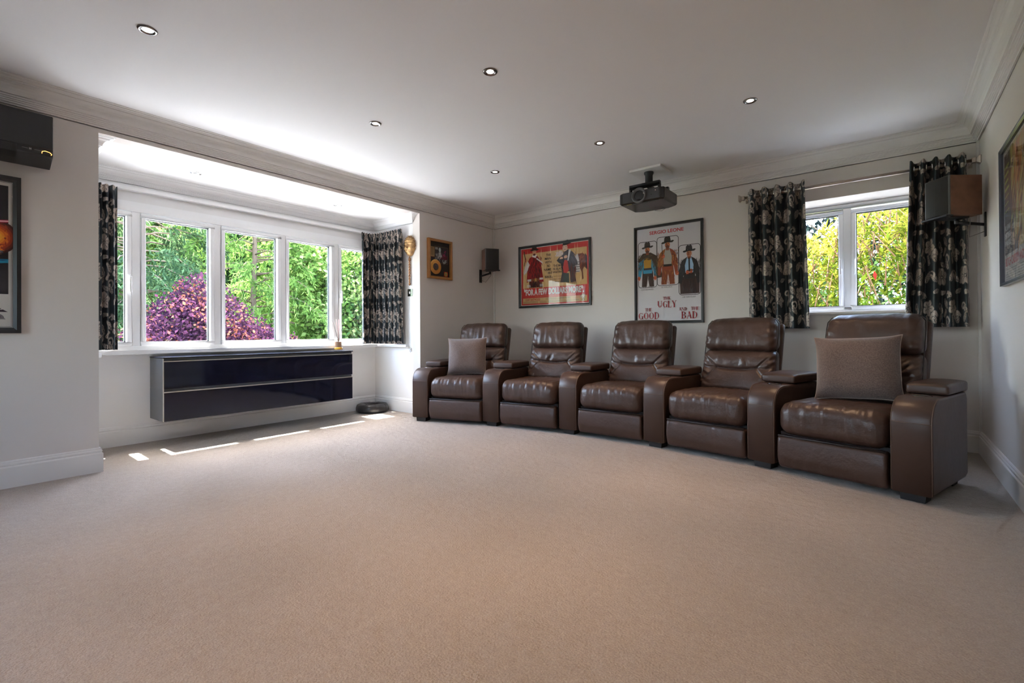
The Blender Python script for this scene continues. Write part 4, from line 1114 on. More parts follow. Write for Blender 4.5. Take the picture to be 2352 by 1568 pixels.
# poster on the right wall
t = thing('framed_poster', 'framed dark film poster in a slim grey frame on the right wall', 'poster', group='framed film posters')
t.matrix_world = wallM((X3 - .0005, 4.025, 1.178), 'right')
W_, H_ = 1.05, .797
frame(t, W_, H_, .020, .024, pmat('blue_grey_metal_frame', (.12, .13, .17), .25, metal=.6), gd=.5)
p = Paint(W_ - .032, H_ - .032, lin(186, 180, 172)); w, h = p.w, p.h
p.rect(.02, h * .21, .40, h * .965, lin(60, 34, 28)); p.strokes((.03, h * .24, .38, h * .94), 160, .014, .12, [lin(86, 44, 32), lin(44, 26, 24), lin(110, 60, 38)], 90, 20, 21)
p.poly([(.19, h * .97), (.40, h * .99), (.42, h * .40), (.24, h * .62)], lin(170, 160, 70)); p.poly([(.27, h * .95), (.55, h * .98), (.60, h * .40), (.33, h * .48)], lin(196, 126, 52))
p.ell(.38, h * .80, .075, .110, lin(200, 100, 52)); p.ell(.35, h * .42, .075, .085, lin(170, 158, 90)); p.ell(.29, h * .60, .05, .13, lin(150, 100, 44))
p.poly([(.42, h * .22), (.95, h * .22), (.95, h * .97), (.52, h * .97), (.46, h * .60)], lin(196, 170, 120)); p.strokes((.20, h * .25, .90, h * .95), 260, .020, .16, [lin(180, 120, 54), lin(120, 70, 36), lin(200, 180, 110), lin(90, 50, 34), lin(170, 160, 80)], 75, 30, 22)
p.ell(.63, h * .70, .09, .13, lin(205, 150, 110)); p.poly([(.52, h * .78), (.76, h * .80), (.70, h * .95), (.58, h * .94)], lin(70, 50, 40))
for k in range(7): p.line([(.035, h * (.86 - .055 * k)), (.16 - .01 * (k % 3), h * (.875 - .055 * k))], .016 if k < 4 else .007, lin(150, 152, 60))
for k, tx in enumerate(('PAUL NEWMAN', 'ROBERT REDFORD', 'KATHARINE ROSS')): p.text(tx, .030, h * (.390 - .058 * k), .185, h * (.432 - .058 * k), lin(205, 200, 196), .02)
p.text('BUTCH CASSIDY AND THE SUNDANCE KID', .040, h * .120, w - .04, h * .185, lin(176, 52, 52), .03)
for k in range(5): p.line([(.05, h * (.095 - .018 * k)), (w * .9, h * (.095 - .018 * k))], .004, lin(130, 124, 120))
p.build('poster_print', t, Matrix.Translation((.016, .016, .0045)))

# space poster on the left wall
t = thing('framed_poster', 'dark outer-space film poster in a black frame under the air conditioner, far left', 'poster', group='framed film posters')
t.matrix_world = wallM((X1 + .0005, .457 - .72, .940), 'left')
W_, H_ = .72, .956
frame(t, W_, H_, .034, .026, BLKF, gd=.45)
p = Paint(W_ - .05, H_ - .05, lin(200, 192, 184)); w, h = p.w, p.h
p.rrect(.012, .012, w - .012, h - .012, .002, .0022, lin(60, 52, 50)); p.rrect(.017, .017, w - .017, h - .017, .002, .0012, lin(90, 82, 80))
p.rect(.028, h * .235, w - .028, h - .034, lin(36, 30, 34))
p.poly([(.028, h * .38), (w * .5, h * .47), (w - .028, h * .455), (w - .028, h * .235), (.028, h * .235)], lin(44, 40, 44))
p.poly([(w * .3, h * .44), (w - .028, h * .470), (w - .028, h * .445), (w * .3, h * .40)], lin(20, 130, 165)); p.strokes((w * .4, h * .43, w - .04, h * .465), 30, .006, .08, [lin(60, 180, 210), lin(20, 90, 130)], 3, 4, 31)
for k in range(8): r = .105 - .012 * k; p.ell(w - .085, h * .615, r * .95, r, [lin(70, 30, 28), lin(110, 40, 26), lin(150, 52, 24), lin(186, 70, 24), lin(214, 100, 26), lin(232, 134, 34), lin(240, 160, 40), lin(244, 184, 60)][k])
p.strokes((w - .17, h * .53, w - .03, h * .69), 60, .010, .03, [lin(220, 110, 30), lin(150, 50, 24), lin(236, 150, 40)], 60, 80, 32, lambda x, y: (x - w + .085) ** 2 + (y - h * .615) ** 2 < .0080)
p.poly([(w * .2, h * .665), (w - .028, h * .735), (w - .028, h * .715), (w * .2, h * .645)], lin(150, 30, 60)); p.poly([(w * .2, h * .660), (w - .028, h * .730), (w - .028, h * .721), (w * .2, h * .651)], lin(225, 165, 170))
p.poly([(w - .16, h * .50), (w - .05, h * .515), (w - .06, h * .525), (w - .16, h * .52)], lin(120, 130, 140)); p.strokes((w - .15, h * .50, w - .05, h * .525), 20, .004, .02, [lin(200, 130, 70), lin(60, 70, 90)], 10, 20, 33)
INK = lin(46, 30, 42)
p.poly([(w * .24, h * .215), (w * .76, h * .215), (w - .03, h * .115), (.03, h * .115)], INK)
for k in range(3): p.line([(w * .70, h * (.190 - .022 * k)), (w - .075 + .012 * k, h * (.190 - .022 * k))], .0045, lin(200, 192, 184))
p.line([(w * .72, h * .155), (w * .90, h * .155), (w * .92, h * .132), (w * .75, h * .132)], .004, lin(200, 192, 184))
p.ell(w - .075, h * .070, .030, .030, lin(110, 100, 100)); p.rect(w - .11, h * .03, w - .04, h * .070, lin(200, 192, 184)); p.rrect(w - .108, h * .066, w - .042, h * .070, .001, .002, lin(90, 80, 80)); p.ell(w - .075, h * .082, .014, .010, lin(60, 52, 50))
p.build('poster_print', t, Matrix.Translation((.025, .025, .0045)))

# gold record in an oak box frame
t = thing('framed_record', 'gold record with photos in an oak box frame left of the speaker', 'framed record')
t.matrix_world = wallM((X1 + .0005, 3.782, 1.572), 'left')
W_, H_ = .385, .470
mb = MB(); prof_ = [(0, 0), (0, .036), (.006, .042), (.022, .042), (.030, .036), (.030, 0)]
rings = [[(cx + sx * a, cy + sy * a, z) for a, z in prof_] for cx, cy, sx, sy in ((0, 0, 1, 1), (W_, 0, -1, 1), (W_, H_, -1, -1), (0, H_, 1, -1))]
n = len(prof_); mb.add([q for r in rings for q in r], [(i * n + k, i * n + (k + 1) % n, ((i + 1) % 4) * n + (k + 1) % n, ((i + 1) % 4) * n + k) for i in range(4) for k in range(n)])
mb.build('oak_frame', pmat('orange_oak', (.38, .165, .045), .4, var=(22, .7, (.28, .11, .03))), t)
p = Paint(W_ - .056, H_ - .056, lin(40, 34, 33)); w, h = p.w, p.h
p.rect(.012, h * .545, .085, h * .845, lin(90, 30, 28)); p.rect(.012, h * .562, .082, h * .845, lin(160, 128, 88))
for k in range(6): p.line([(.022, h * (.81 - .037 * k)), (.072, h * (.81 - .037 * k))], .006, lin(90, 66, 44))
p.rect(.090, h * .40, .300, h * .865, lin(48, 40, 44)); p.rect(.096, h * .78, .140, h * .845, lin(150, 146, 140)); p.rect(.175, h * .50, .290, h * .64, lin(90, 30, 44))
p.ell(.170, h * .78, .018, .028, lin(190, 200, 196)); p.poly([(.150, h * .56), (.150, h * .70), (.188, h * .72), (.196, h * .58)], lin(176, 176, 176)); p.strokes((.10, h * .47, .20, h * .66), 26, .010, .05, [lin(190, 190, 188), lin(50, 44, 46), lin(130, 126, 128)], 60, 40, 41)
p.strokes((.21, h * .62, .27, h * .78), 14, .010, .03, [lin(170, 50, 96), lin(130, 40, 80)], 30, 60, 42); p.strokes((.215, h * .41, .29, h * .52), 26, .012, .03, [lin(190, 196, 190), lin(90, 90, 90)], 70, 50, 43)
p.rrect(.089, h * .398, .301, h * .868, .003, .002, lin(150, 130, 90))
p.rect(.235, h * .025, .298, h * .165, lin(170, 42, 24)); p.ell(.2665, h * .095, .025, .026, lin(196, 150, 80)); p.ell(.2665, h * .095, .018, .019, lin(150, 130, 80))
p.build('memorabilia_print', t, Matrix.Translation((.028, .028, .010)))
MB().box((.01, .01, .0005), (W_ - .01, H_ - .01, .0098)).build('backing_board', BLACKP, t)
GOLD = pmat('gold_disc', (.85, .48, .14), .22, metal=1.0)
MB().lathe([(.088, .0135), (.0885, .016), (.084, .0165), (.060, .0155), (.046, .0165), (.043, .0168)], (.028 + .098, .028 + .115, 0), 56).build('gold_disc', GOLD, t, fix=False)
lab = MB().lathe([(.0001, .0170), (.043, .0170)], (.126, .143, 0), 32).lathe([(.0001, .0176), (.008, .0176)], (.126, .143, 0), 16, 1).build('record_label', [pmat('grey_label', (.06, .055, .058), .4), BLACKP], t, fix=False)
MB().add([(.028, .028, .032), (W_ - .028, .028, .032), (W_ - .028, H_ - .028, .032), (.028, H_ - .028, .032)], [(0, 1, 2, 3)]).build('glass_pane', PGLAS, t, fix=False)
# ------------------------------------------------------------------ curtains: jacquard flowers laid into the cloth as a colour layer
def motif_tile(seed=5, W=.34, H=.46, res=.0016):
    nx, nyy = int(W / res), int(H / res); xs_ = (np.arange(nx) + .5) * res; ys_ = (np.arange(nyy) + .5) * res
    X, Y = np.meshgrid(xs_, ys_); M = np.zeros_like(X)
    def wrap(dx, dy): return (dx + W / 2) % W - W / 2, (dy + H / 2) % H - H / 2
    def local(cx, cy, a):
        dx, dy = wrap(X - cx, Y - cy); c, s = math.cos(a), math.sin(a)
        return dx * c + dy * s, -dx * s + dy * c
    def petal(cx, cy, a, L, wd, vein=True):
        u, v = local(cx, cy, a); t = u / L
        prof = wd * np.clip(np.sin(np.clip(t, 0, 1) * math.pi) ** .6 * (.45 + .75 * t), 0, None)
        inside = (t > 0) & (t < 1) & (np.abs(v) < prof); M[inside] = 1
        if vein: M[inside & (np.abs(v) < .0022) & (t > .1) & (t < .75)] = 0
    def leaf(cx, cy, a, L, wd, n=6):
        u, v = local(cx, cy, a); t = u / L
        prof = wd * np.sin(np.clip(t, 0, 1) * math.pi) ** .8; ins = (t > 0) & (t < 1) & (np.abs(v) < prof)
        M[ins] = 1
        M[ins & (np.abs(v) < .0016) & (t < .9)] = 0
        for k in range(1, n): M[ins & (np.abs(u - np.abs(v) * .9 - L * k / (n + .5)) < .0016) & (np.abs(v) < wd * .8)] = 0
    def frond(cx, cy, a, L, n=7):
        for k in range(n):
            for s in (-1, 1):
                q = k / n; px = cx + math.cos(a) * L * q; py = cy + math.sin(a) * L * q
                petal(px, py, a + s * 1.0, .022 * (1 - .5 * q), .0055, False)
        arc(cx, cy, a, L)
    def arc(cx, cy, a, L, w_=.0016):
        u, v = local(cx, cy, a); M[(u > 0) & (u < L) & (np.abs(v) < w_)] = 1
    def scroll(cx, cy, r, a0, a1, w0):
        n = 40
        for k in range(n):
            q = k / n; a = a0 + (a1 - a0) * q; rr_ = r * (1 - .62 * q)
            dx, dy = wrap(X - cx - rr_ * math.cos(a), Y - cy - rr_ * math.sin(a)); M[dx * dx + dy * dy < (w0 * (.5 + .7 * math.sin(math.pi * min(1, q * 1.1)))) ** 2] = 1
        dx, dy = wrap(X - cx - r * .38 * math.cos(a1), Y - cy - r * .38 * math.sin(a1)); M[dx * dx + dy * dy < (w0 * 1.7) ** 2] = 1
    def flower(cx, cy, s, a0=0):
        for k in range(5): petal(cx, cy, a0 + k * 2 * math.pi / 5, .070 * s, .030 * s)
        for k in range(5): arc_ = local(cx, cy, a0 + (k + .5) * 2 * math.pi / 5); M[(arc_[0] > 0) & (arc_[0] < .05 * s) & (np.abs(arc_[1]) < .0018)] = 0
        dx, dy = wrap(X - cx, Y - cy); d = np.hypot(dx, dy); M[d < .012 * s] = 0; M[d < .007 * s] = 1
    flower(.085, .10, 1.0, .3); flower(.245, .33, .92, 1.1)
    leaf(.20, .060, 1.0, .105, .026); leaf(.19, .15, 2.2, .085, .020); leaf(.11, .40, -.9, .100, .024); leaf(.32, .21, 1.9, .090, .022)
    leaf(.05, .22, 1.2, .080, .018); leaf(.30, .44, .4, .07, .018)
    leaf(.255, .250, .3, .075, .018); leaf(.015, .135, .5, .060, .016); leaf(.13, .175, 2.6, .075, .017); leaf(.215, .405, 2.4, .07, .017)
    leaf(.335, .06, 2.3, .075, .018); leaf(.09, .285, 2.0, .07, .016); frond(.30, .30, -.6, .06); frond(.07, .44, .1, .07)
    scroll(.16, .235, .036, -1.2, 4.2, .0060); scroll(.285, .115, .030, 2.0, -3.2, .0055); scroll(.050, .335, .032, .2, 5.4, .0060); scroll(.175, .415, .026, 3.0, -2.0, .0050)
    frond(.245, .195, 1.9, .085); frond(.02, .045, 1.4, .08); frond(.145, .315, -2.2, .07)
    return M, W * 1.02, H * 1.02
TILE, TW, TH = motif_tile()
CD = np.array([.018, .026, .033]); CT = np.array([.46, .385, .33])
def sample(u, v):
    iy = ((v % TH) / TH * TILE.shape[0]).astype(int) % TILE.shape[0]; ix = ((u % TW) / TW * TILE.shape[1]).astype(int) % TILE.shape[1]
    return TILE[iy, ix]
def cloth(name, parent, pts_fn, nu, nv, length, z0, z1, off=(0, 0)):
    """pts_fn(s 0..1, z) -> x, y ; arc length over s gives the print coordinate"""
    S = np.linspace(0, 1, nu + 1); Z = np.linspace(z0, z1, nv + 1)
    P = np.zeros((nv + 1, nu + 1, 3))
    for j, z in enumerate(Z):
        x, y, dz = pts_fn(S, (z - z0) / (z1 - z0)); P[j, :, 0] = x; P[j, :, 1] = y; P[j, :, 2] = z + dz
    mid = P[nv // 2]; L = np.concatenate([[0], np.cumsum(np.hypot(np.diff(mid[:, 0]), np.diff(mid[:, 1])))])
    me = bpy.data.meshes.new(name); V = P.reshape(-1, 3)
    idx = np.arange((nu + 1) * (nv + 1)).reshape(nv + 1, nu + 1)
    F = np.stack([idx[:-1, :-1], idx[:-1, 1:], idx[1:, 1:], idx[1:, :-1]], -1).reshape(-1, 4)
    me.from_pydata(V.tolist(), [], F.tolist()); me.polygons.foreach_set('use_smooth', [True] * len(F)); me.materials.append(CLOTH)
    U, VV = np.meshgrid(L + off[0], Z + off[1]); m = sample(U, VV)[..., None]
    c = CD * (1 - m) + CT * m; buf = np.concatenate([c.reshape(-1, 3), np.ones((len(V), 1))], 1).astype(np.float32)
    ca = me.color_attributes.new('paint', 'FLOAT_COLOR', 'POINT'); ca.data.foreach_set('color', buf.ravel()); me.update()
    o = bpy.data.objects.new(name, me); COL.objects.link(o); o.parent = parent
    s = o.modifiers.new('thickness', 'SOLIDIFY'); s.thickness = .0016; s.offset = 0
    return o
YR_ = 4.900; ZR = 2.178
def eyelet_curtain(label, x0, x1, nf, off, spread0, spread1, ph):
    t = thing('eyelet_curtain', label, 'curtain', group='black floral eyelet curtains at the back window')
    A = .054
    def fn(S, q):                       # q: 0 at hem, 1 at top
        w = (1 - q)
        xa = x0 - spread0 * w; xb = x1 + spread1 * w
        jig = .010 * np.sin(7 * S + ph) * w + .006 * np.sin(17 * S + 2 * ph) * w
        wave = np.cos(math.pi * (2 * nf * S) + ph); wave = np.sign(wave) * np.abs(wave) ** .95
        y = YR_ + A * wave * (1 - .15 * w) + .004 * np.sin(23 * S + 3 * w)
        dz = .010 * np.abs(np.cos(2 * math.pi * nf * S + ph)) * (1 if q > .97 else 0) * (q - .97) / .03
        return xa + (xb - xa) * S + jig, y, dz
    cloth('curtain_fabric', t, fn, 300, 300, 1.2, .948, 2.232, off)
    n = int(2 * nf)
    for k in range(n + 1):              # an eyelet wherever the cloth crosses the rod
        s = (math.pi * (k + .5) - ph) / (2 * math.pi * nf)
        if not 0.01 < s < .99: continue
        x = x0 + (x1 - x0) * s
        sgn = -1 if k % 2 == 0 else 1
        e = MB().lathe([(.0185, -.004), (.026, -.005), (.0275, 0), (.026, .005), (.0185, .004)], (0, 0, 0), 24, axis='x', closed=True)
        e.build('eyelet', CHROME, t, loc=(x, YR_, ZR), rz=-sgn * math.radians(0))
    return t
eyelet_curtain('dark floral eyelet curtain hanging left of the back window', -1.030, -.560, 4.5, (.05, .02), .004, .026, .4)
eyelet_curtain('dark floral eyelet curtain hanging right of the back window, behind the speaker', .146, .475, 4.5, (.23, .18), .040, .012, 2.6)
t = thing('curtain_rod', 'brushed nickel curtain rod with square finials above the back window', 'curtain rod', (0, YR_, ZR))
MB().tube([(-1.050, 0, 0), (.500, 0, 0)], .0135, 20).build('rod', STEEL, t)
for s, x in ((-1, -1.050), (1, .500)):
    f = MB().box((x - (0 if s > 0 else .022), -.018, -.018), (x + (.022 if s > 0 else 0), .018, .018))
    xx = x + s * .022; hw = .030
    vv = [(xx, -.014, -.014), (xx, .014, -.014), (xx, .014, .014), (xx, -.014, .014)] + [(xx + s * .022, -hw, -hw), (xx + s * .022, hw, -hw), (xx + s * .022, hw, hw), (xx + s * .022, -hw, hw)] + [(xx + s * .030, -hw * .9, -hw * .9), (xx + s * .030, hw * .9, -hw * .9), (xx + s * .030, hw * .9, hw * .9), (xx + s * .030, -hw * .9, hw * .9)]
    ff = [(0, 1, 2, 3), (8, 9, 10, 11)] + [(i, (i + 1) % 4, 4 + (i + 1) % 4, 4 + i) for i in range(4)] + [(4 + i, 4 + (i + 1) % 4, 8 + (i + 1) % 4, 8 + i) for i in range(4)]
    f.add(vv, ff); f.build('finial', STEEL, t, bevel=(.002, 2))
    MB().box((x + .004 - (.010 if s > 0 else 0) * 1.0, .0, -.008), (x + .010 - (.010 if s > 0 else 0), Y2 - YR_ - .0005, .008)).box((x - .010, Y2 - YR_ - .006, -.03), (x + .014, Y2 - YR_ - .0005, .03)).build('rod_bracket', STEEL, t)
# bay curtains: gathered along an L-shaped path round the corner
def path_curtain(label, path, nf, amp, off, nu, z0=.806, z1=2.150, flare=.0):
    t = thing('pleated_curtain', label, 'curtain', group='black floral pleated curtains in the bay')
    P = [Vector(p) for p in path]; fine = []
    for i in range(len(P) - 1):
        for k in range(30): fine.append(P[i].lerp(P[i + 1], k / 30))
    fine.append(P[-1])
    for _ in range(40):
        fine = [fine[0]] + [(fine[i - 1] + fine[i] * 2 + fine[i + 1]) / 4 for i in range(1, len(fine) - 1)] + [fine[-1]]
    FX = np.array([p.x for p in fine]); FY = np.array([p.y for p in fine]); L = np.concatenate([[0], np.cumsum(np.hypot(np.diff(FX), np.diff(FY)))]); L /= L[-1]
    def fn(S, q):
        x = np.interp(S, L, FX); y = np.interp(S, L, FY); dx = np.gradient(x); dy = np.gradient(y); n = np.hypot(dx, dy); nxn, nyn = dy / n, -dx / n
        pinch = 1 - .62 * math.exp(-((q - .985) / .05) ** 2)
        a = amp * pinch * (np.sin(2 * math.pi * nf * S) + .35 * np.sin(2 * math.pi * nf * S * .37 + 1 + .6 * (1 - q)) + .2 * np.sin(2 * math.pi * nf * 1.7 * S + 3 * q))
        dz = .004 * np.sin(2 * math.pi * nf * S) * (1 if q > .98 else 0)
        return x + nxn * a, y + nyn * a, dz
    cloth('curtain_fabric', t, fn, nu, 300, 1, z0, z1, off)
    return t
path_curtain('dark floral pleated curtain gathered round the right corner of the bay', [(XB + .085, 3.425), (XB + .085, 3.55), (XB + .20, 3.600), (-4.455, 3.608)], 19, .027, (0, .1), 420)
path_curtain('dark floral pleated curtain at the left end of the bay window', [(-4.75, .895), (XB + .18, .905), (XB + .095, .975), (XB + .085, 1.100)], 9, .020, (.12, .3), 260)

# ------------------------------------------------------------------ garden
def leaves_mesh(name, parent, C, D, N, LEN, WID, SH, mat, seed=0):
    """C centres, D pointing directions, N face normals (n,3); one diamond leaf with a fold each"""
    n = len(C); D = D / np.linalg.norm(D, axis=1, keepdims=True); S_ = np.cross(D, N); S_ /= np.maximum(1e-6, np.linalg.norm(S_, axis=1, keepdims=True))
    N2 = np.cross(S_, D); L_ = LEN[:, None]; W_ = WID[:, None]
    V = np.stack([C, C + D * L_ * .45 + S_ * W_ / 2 + N2 * W_ * .12, C + D * L_ - N2 * L_ * .10, C + D * L_ * .45 - S_ * W_ / 2 + N2 * W_ * .12], 1).reshape(-1, 3)
    me = bpy.data.meshes.new(name); me.vertices.add(4 * n); me.vertices.foreach_set('co', V.astype(np.float32).ravel())
    me.loops.add(4 * n); me.loops.foreach_set('vertex_index', np.arange(4 * n, dtype=np.int32))
    me.polygons.add(n); me.polygons.foreach_set('loop_start', np.arange(0, 4 * n, 4, dtype=np.int32)); me.polygons.foreach_set('loop_total', np.full(n, 4, dtype=np.int32))
    me.update(calc_edges=True); me.materials.append(mat)
    at = me.attributes.new('shade', 'FLOAT', 'FACE'); at.data.foreach_set('value', SH.astype(np.float32))
    o = bpy.data.objects.new(name, me); COL.objects.link(o); o.parent = parent
    return o
BARK = pmat('brown_bark', (.13, .085, .055), .9, bump=[(14, .8, .03)])
def droop_tree(label, x, y, H, R0, mat, seed, nb=70, strands=26, per=9, zlo=.3, leaf=(.11, .022), trunk=.13, cat='tree'):
    rng = np.random.default_rng(seed); t = thing('conifer_tree', label, cat, (x, y, -.1), 0)
    tk = MB().tube([(0.04 * math.sin(k), .04 * math.cos(k * 1.7), H * k / 8) for k in range(9)], [trunk * (1 - .85 * k / 8) for k in range(9)], 10)
    Cs, Ds, Ns, Sh = [], [], [], []
    for b in range(nb):
        q = (b + .5) / nb; z = zlo + (H - zlo) * q; L_ = R0 * (1 - q) ** .7 * rng.uniform(.75, 1.15) + .15; a = rng.uniform(0, 2 * math.pi)
        dirv = np.array([math.cos(a), math.sin(a)]); lift = rng.uniform(.10, .30)
        pts = []
        for k in range(13):
            s = k / 12; pts.append((dirv[0] * L_ * s, dirv[1] * L_ * s, z + L_ * (lift * s * 1.6 - .55 * s * s)))
        tk.tube(pts[::3] if len(pts[::3]) > 1 else pts, [.022 * (1 - .8 * k / 4) for k in range(len(pts[::3]))], 5)
        m = strands
        s = rng.uniform(.30, 1.0, m) ** .8; base = np.array([[np.interp(q_, np.linspace(0, 1, 13), [p[i] for p in pts]) for i in range(3)] for q_ in s])
        side = rng.uniform(-1, 1, m) * .28 * (1.1 - s) * L_; base[:, 0] += -dirv[1] * side; base[:, 1] += dirv[0] * side
        ln = rng.uniform(.15, .55, m) * (.5 + .6 * (1 - q)) * min(1, R0 / 1.6)
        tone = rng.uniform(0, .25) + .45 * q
        for j in range(m):
            out = np.array([dirv[0], dirv[1], 0]) + rng.normal(0, .5, 3)
            for k in range(per):
                u = k / per; c = base[j] + out * ln[j] * .35 * u + np.array([0, 0, -ln[j] * u * u * .9])
                Cs.append(c + rng.normal(0, .012, 3)); Ds.append(out * (.7 - .6 * u) + np.array([0, 0, -.9 * u - .1]) + rng.normal(0, .45, 3)); Sh.append(min(1, max(0, tone + rng.normal(0, .22))))
    n = len(Cs); Cs = np.array(Cs); Ds = np.array(Ds); Ns = rng.normal(0, 1, (n, 3)) + np.array([0, 0, .8])
    tk.build('trunk', BARK, t)
    leaves_mesh('foliage', t, Cs, Ds, Ns, leaf[0] * rng.uniform(.6, 1.4, n), leaf[1] * rng.uniform(.7, 1.3, n), np.array(Sh), mat)
    return t
def blob_tree(name, label, x, y, blobs, n, mat, seed, leaf=(.09, .06), cat='tree', trunk_h=None, trunk=.10, up=.3, shell=.55, tips=0.0):
    rng = np.random.default_rng(seed); t = thing(name, label, cat, (x, y, -.1), 0)
    tot = sum(b[3] * b[4] * b[5] for b in blobs) ; Cs, Ns, Sh = [], [], []
    for bx, by, bz, rx, ry, rz_ in blobs:
        m = int(n * (rx * ry * rz_) / tot)
        d = rng.normal(0, 1, (m, 3)); d /= np.linalg.norm(d, axis=1, keepdims=True); r = rng.uniform(shell ** 3, 1, m) ** (1 / 3)
        lump = 1 + .16 * np.sin(d[:, 0] * 7 + bx * 3) * np.sin(d[:, 1] * 6 + by) * np.sin(d[:, 2] * 8 + 1)
        c = d * (r * lump)[:, None] * np.array([rx, ry, rz_]) + np.array([bx, by, bz]); Cs.append(c); Ns.append(d)
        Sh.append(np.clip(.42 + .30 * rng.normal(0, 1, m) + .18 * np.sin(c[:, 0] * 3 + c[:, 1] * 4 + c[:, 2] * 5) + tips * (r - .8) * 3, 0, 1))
    Cs = np.concatenate(Cs); Ns = np.concatenate(Ns); Sh = np.concatenate(Sh); n = len(Cs)
    D = rng.normal(0, 1, (n, 3)) + Ns * .9 + np.array([0, 0, up])
    tk = MB(); top = Vector((0, 0, trunk_h or 1)); tk.tube([(0, 0, 0), (.04, .02, top.z * .5), (0, .03, top.z)], [trunk, trunk * .8, trunk * .6], 8)
    for b in blobs:
        e = Vector(b[:3]); tk.tube([top * .8, (top + e) / 2 + Vector((0, 0, .1)), e, e + Vector((b[3] * .4, b[4] * .3, b[5] * .4))], [trunk * .5, trunk * .35, trunk * .22, .01], 6)
        for k in range(6):
            a = rng.uniform(0, 6.28); tk.tube([e, e + Vector((b[3] * .75 * math.cos(a), b[4] * .75 * math.sin(a), b[5] * rng.uniform(-.3, .7)))], [trunk * .16, .006], 5)
    tk.build('trunk', BARK, t)
    leaves_mesh('foliage', t, Cs, D, Ns + rng.normal(0, .6, (n, 3)) + np.array([0, 0, .5]), leaf[0] * rng.uniform(.6, 1.4, n), leaf[1] * rng.uniform(.7, 1.3, n), Sh, mat)
    return t
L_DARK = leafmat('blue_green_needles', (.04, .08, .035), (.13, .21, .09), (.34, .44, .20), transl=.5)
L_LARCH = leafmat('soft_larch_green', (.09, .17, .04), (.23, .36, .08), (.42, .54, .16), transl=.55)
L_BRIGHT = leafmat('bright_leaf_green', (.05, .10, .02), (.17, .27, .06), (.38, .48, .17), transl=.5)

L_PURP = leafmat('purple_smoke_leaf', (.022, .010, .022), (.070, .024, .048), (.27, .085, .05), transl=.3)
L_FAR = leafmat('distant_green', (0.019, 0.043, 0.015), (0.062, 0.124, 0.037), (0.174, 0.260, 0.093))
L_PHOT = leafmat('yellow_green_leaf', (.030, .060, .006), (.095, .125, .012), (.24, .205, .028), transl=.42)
g = MB().box((-45, -30, -.5), (XB - .2, 45, -.12)).box((XB - .2, Y2 + .45, -.5), (40, 45, -.12))
struct(g.build('ground', pmat('lawn', (.055, .085, .035), .95, var=(1.5, .8, (.09, .12, .05)), bump=[(30, .8, .05)])), 'green lawn outside the windows', 'lawn')
struct(MB().box((-8.6, -4, -.12), (XB - .12, 5.499, -.06)).box((-8.0, 5.5, -.12), (6, 8.2, -.06)).build('bounce_paving', pmat('pale_bounce_paving', (.40, .41, .42), .85, var=(3, .5, (.32, .33, .35)))), 'unseen pale paving added outside the windows to bounce daylight indoors', 'paving')  # unseen slabs added to throw neutral daylight up onto the ceilings
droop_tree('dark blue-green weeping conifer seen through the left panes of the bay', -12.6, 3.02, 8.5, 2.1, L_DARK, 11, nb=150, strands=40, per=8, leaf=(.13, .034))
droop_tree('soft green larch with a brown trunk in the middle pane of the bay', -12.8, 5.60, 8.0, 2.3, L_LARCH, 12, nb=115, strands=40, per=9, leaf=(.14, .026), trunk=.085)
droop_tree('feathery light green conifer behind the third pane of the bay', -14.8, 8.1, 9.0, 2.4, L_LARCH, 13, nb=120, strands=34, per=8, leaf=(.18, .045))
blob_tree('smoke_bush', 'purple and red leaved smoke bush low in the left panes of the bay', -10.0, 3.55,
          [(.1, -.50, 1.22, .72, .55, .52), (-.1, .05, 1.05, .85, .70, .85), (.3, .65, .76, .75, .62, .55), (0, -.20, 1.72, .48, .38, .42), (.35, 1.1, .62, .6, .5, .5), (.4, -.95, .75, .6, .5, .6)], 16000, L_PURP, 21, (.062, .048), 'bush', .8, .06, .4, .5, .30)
blob_tree('leafy_tree', 'bright yellow-green broadleaf tree in the right panes of the bay', -11.4, 6.75,
          [(0, .1, 1.5, .9, .7, .9), (.1, .6, 2.5, .9, .9, .9), (-.2, -.3, 2.9, .8, .8, .8), (.2, .9, 1.2, .8, .7, .8)], 8500, L_BRIGHT, 22, (.12, .085), 'tree', 1.8, .07, .2, .45)
blob_tree('leafy_tree', 'dark green tree behind the small right-hand pane of the bay', -11.0, 8.3,
          [(0, 0, 2.0, 1.3, 1.3, 1.9), (.2, .8, 3.3, 1.1, 1.2, 1.2), (0, -.8, 1.2, .9, .9, 1.0)], 9000, L_FAR, 23, (.13, .07), 'tree', 1.8, .10, .2, .5)
for k, (x, y, s) in enumerate(((-19, 3.6, 1.0), (-20.5, 6.6, 1.15), (-19.5, 9.8, 1.05), (-21, 13.0, 1.2), (-17.5, 1.6, .9), (-24, 9.5, 1.3), (-24.5, 5.2, 1.3))):
    blob_tree('distant_tree', ['tall pale green tree far behind the weeping conifer', 'tall green tree far behind the larch', 'tall green tree far behind the third pane',
              'tall green tree farthest right beyond the bay', 'tall green tree far left, hidden mostly by the bay curtain', 'hazy green tree in the farthest row, right', 'hazy green tree in the farthest row, left'][k], x, y,
              [(0, 0, 3.0 * s, 2.0 * s, 2.0 * s, 2.2 * s), (.3, .9, 5.2 * s, 1.7 * s, 1.7 * s, 1.8 * s), (-.2, -.9, 4.6 * s, 1.6 * s, 1.6 * s, 1.9 * s), (.6, 0, 1.4 * s, 1.8 * s, 1.9 * s, 1.2 * s)], 8500, [L_FAR, L_BRIGHT][k in (0, 6)], 30 + k, (.24, .15), 'tree', 3, .22, .1, .6)
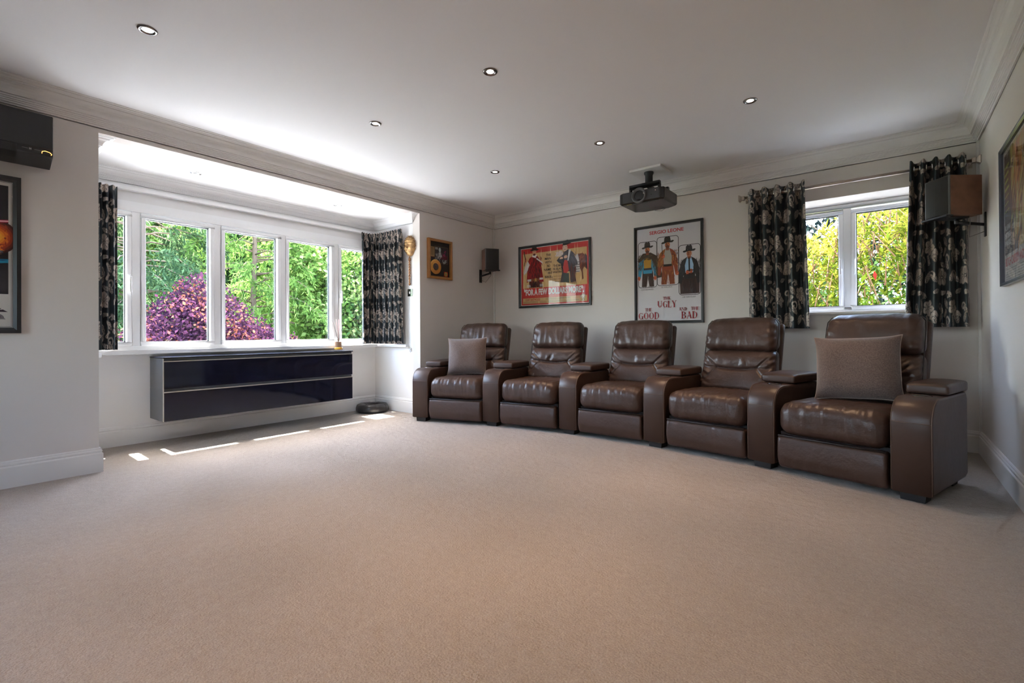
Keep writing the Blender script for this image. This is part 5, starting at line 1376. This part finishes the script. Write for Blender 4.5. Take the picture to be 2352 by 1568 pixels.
# shrub outside the back window: rosettes of long leaves
def rosette_shrub():
    rng = np.random.default_rng(77); t = thing('leafy_shrub', 'yellow-green broad-leaved shrub filling the back window, with a few red leaves', 'shrub', (-.35, 6.75, -.1))
    C, D, N, S_, LL = [], [], [], [], []; st_ = MB()
    for k in range(1600):
        x = rng.uniform(-1.5, 1.6); y = rng.uniform(-.75, .65); top = 2.18 + .30 * math.sin(x * 2.2 + .6) + .12 * math.sin(x * 7)
        z = top * rng.uniform(.30, 1.0) ** .65 if rng.random() > .12 else top + rng.uniform(-.1, .06)
        stem = np.array([rng.normal(0, .35), rng.normal(-.15, .35), 1.0]); stem /= np.linalg.norm(stem)
        p = np.array([x, y, z]); m = rng.integers(7, 12)
        if k % 3 == 0: st_.tube([tuple(p - stem * .35 + np.array([0, 0, -.05])), tuple(p)], [.006, .003], 4)
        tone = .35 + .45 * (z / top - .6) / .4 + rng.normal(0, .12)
        for j in range(m):
            a = j * 2.4 + rng.uniform(0, .5); q = j / m
            h_ = np.array([math.cos(a), math.sin(a), 0]); d = h_ * (1 - .65 * q) + stem * (.25 + 1.0 * q)
            C.append(p - stem * .09 * (1 - q)); D.append(d); N.append(stem * .8 + np.array([0, 0, .5]) - h_ * .2 + rng.normal(0, .15, 3)); LL.append(rng.uniform(.075, .120) * (1 - .25 * q)); S_.append(np.clip(tone + rng.normal(0, .14), 0, 1))
    C = np.array(C); n = len(C); LL = np.array(LL)
    st_.build('stems', pmat('reddish_stem', (.22, .10, .05), .7), t)
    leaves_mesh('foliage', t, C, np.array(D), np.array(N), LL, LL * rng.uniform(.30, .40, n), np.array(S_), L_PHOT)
    R_ = np.array([[.25, -.80, 1.62], [-.42, -.82, 1.28], [.05, -.80, 1.66]]) ; n = 3
    leaves_mesh('red_leaves', t, R_, np.array([[.1, -.1, -1.0], [.5, 0, -.7], [-.2, -.1, -1.]]), np.array([[0, -1., .2]] * 3), np.array([.10, .09, .07]), np.array([.035, .032, .026]), np.array([.5, .6, .4]),
                leafmat('red_leaf', (0.186, 0.019, 0.012), (0.310, 0.031, 0.025), (0.372, 0.062, 0.050)))
rosette_shrub()
blob_tree('hedge', 'mid green hedge close behind the yellow-green shrub', -.3, 8.9,
          [(-1.2, 0, 1.3, 1.3, .6, 1.2), (.6, 0, 1.2, 1.3, .6, 1.1), (-2.6, 0, 1.4, 1.3, .6, 1.2), (2.2, 0, 1.1, 1.3, .6, 1.0)], 9000, L_FAR, 61, (.10, .06), 'hedge', .8, .05, .3, .6)
blob_tree('evergreen_tree', 'dark evergreen hedge tree behind the yellow-green shrub', .9, 10.4,
          [(-1.6, 0, 2.6, 1.5, 1.0, 1.3), (.2, 0, 2.9, 1.6, 1.1, 1.6), (2.0, 0, 2.6, 1.6, 1.1, 1.5), (-3.4, .3, 2.6, 1.5, 1.0, 1.5), (-.6, -.3, 1.4, 2.6, 1.0, 1.1), (0, .2, 4.6, 2.4, 1.2, 1.4)], 14000, leafmat('near_black_green', (0.005, 0.007, 0.007), (0.012, 0.019, 0.017), (0.037, 0.050, 0.043)), 51, (.14, .07), 'tree', 2, .15)
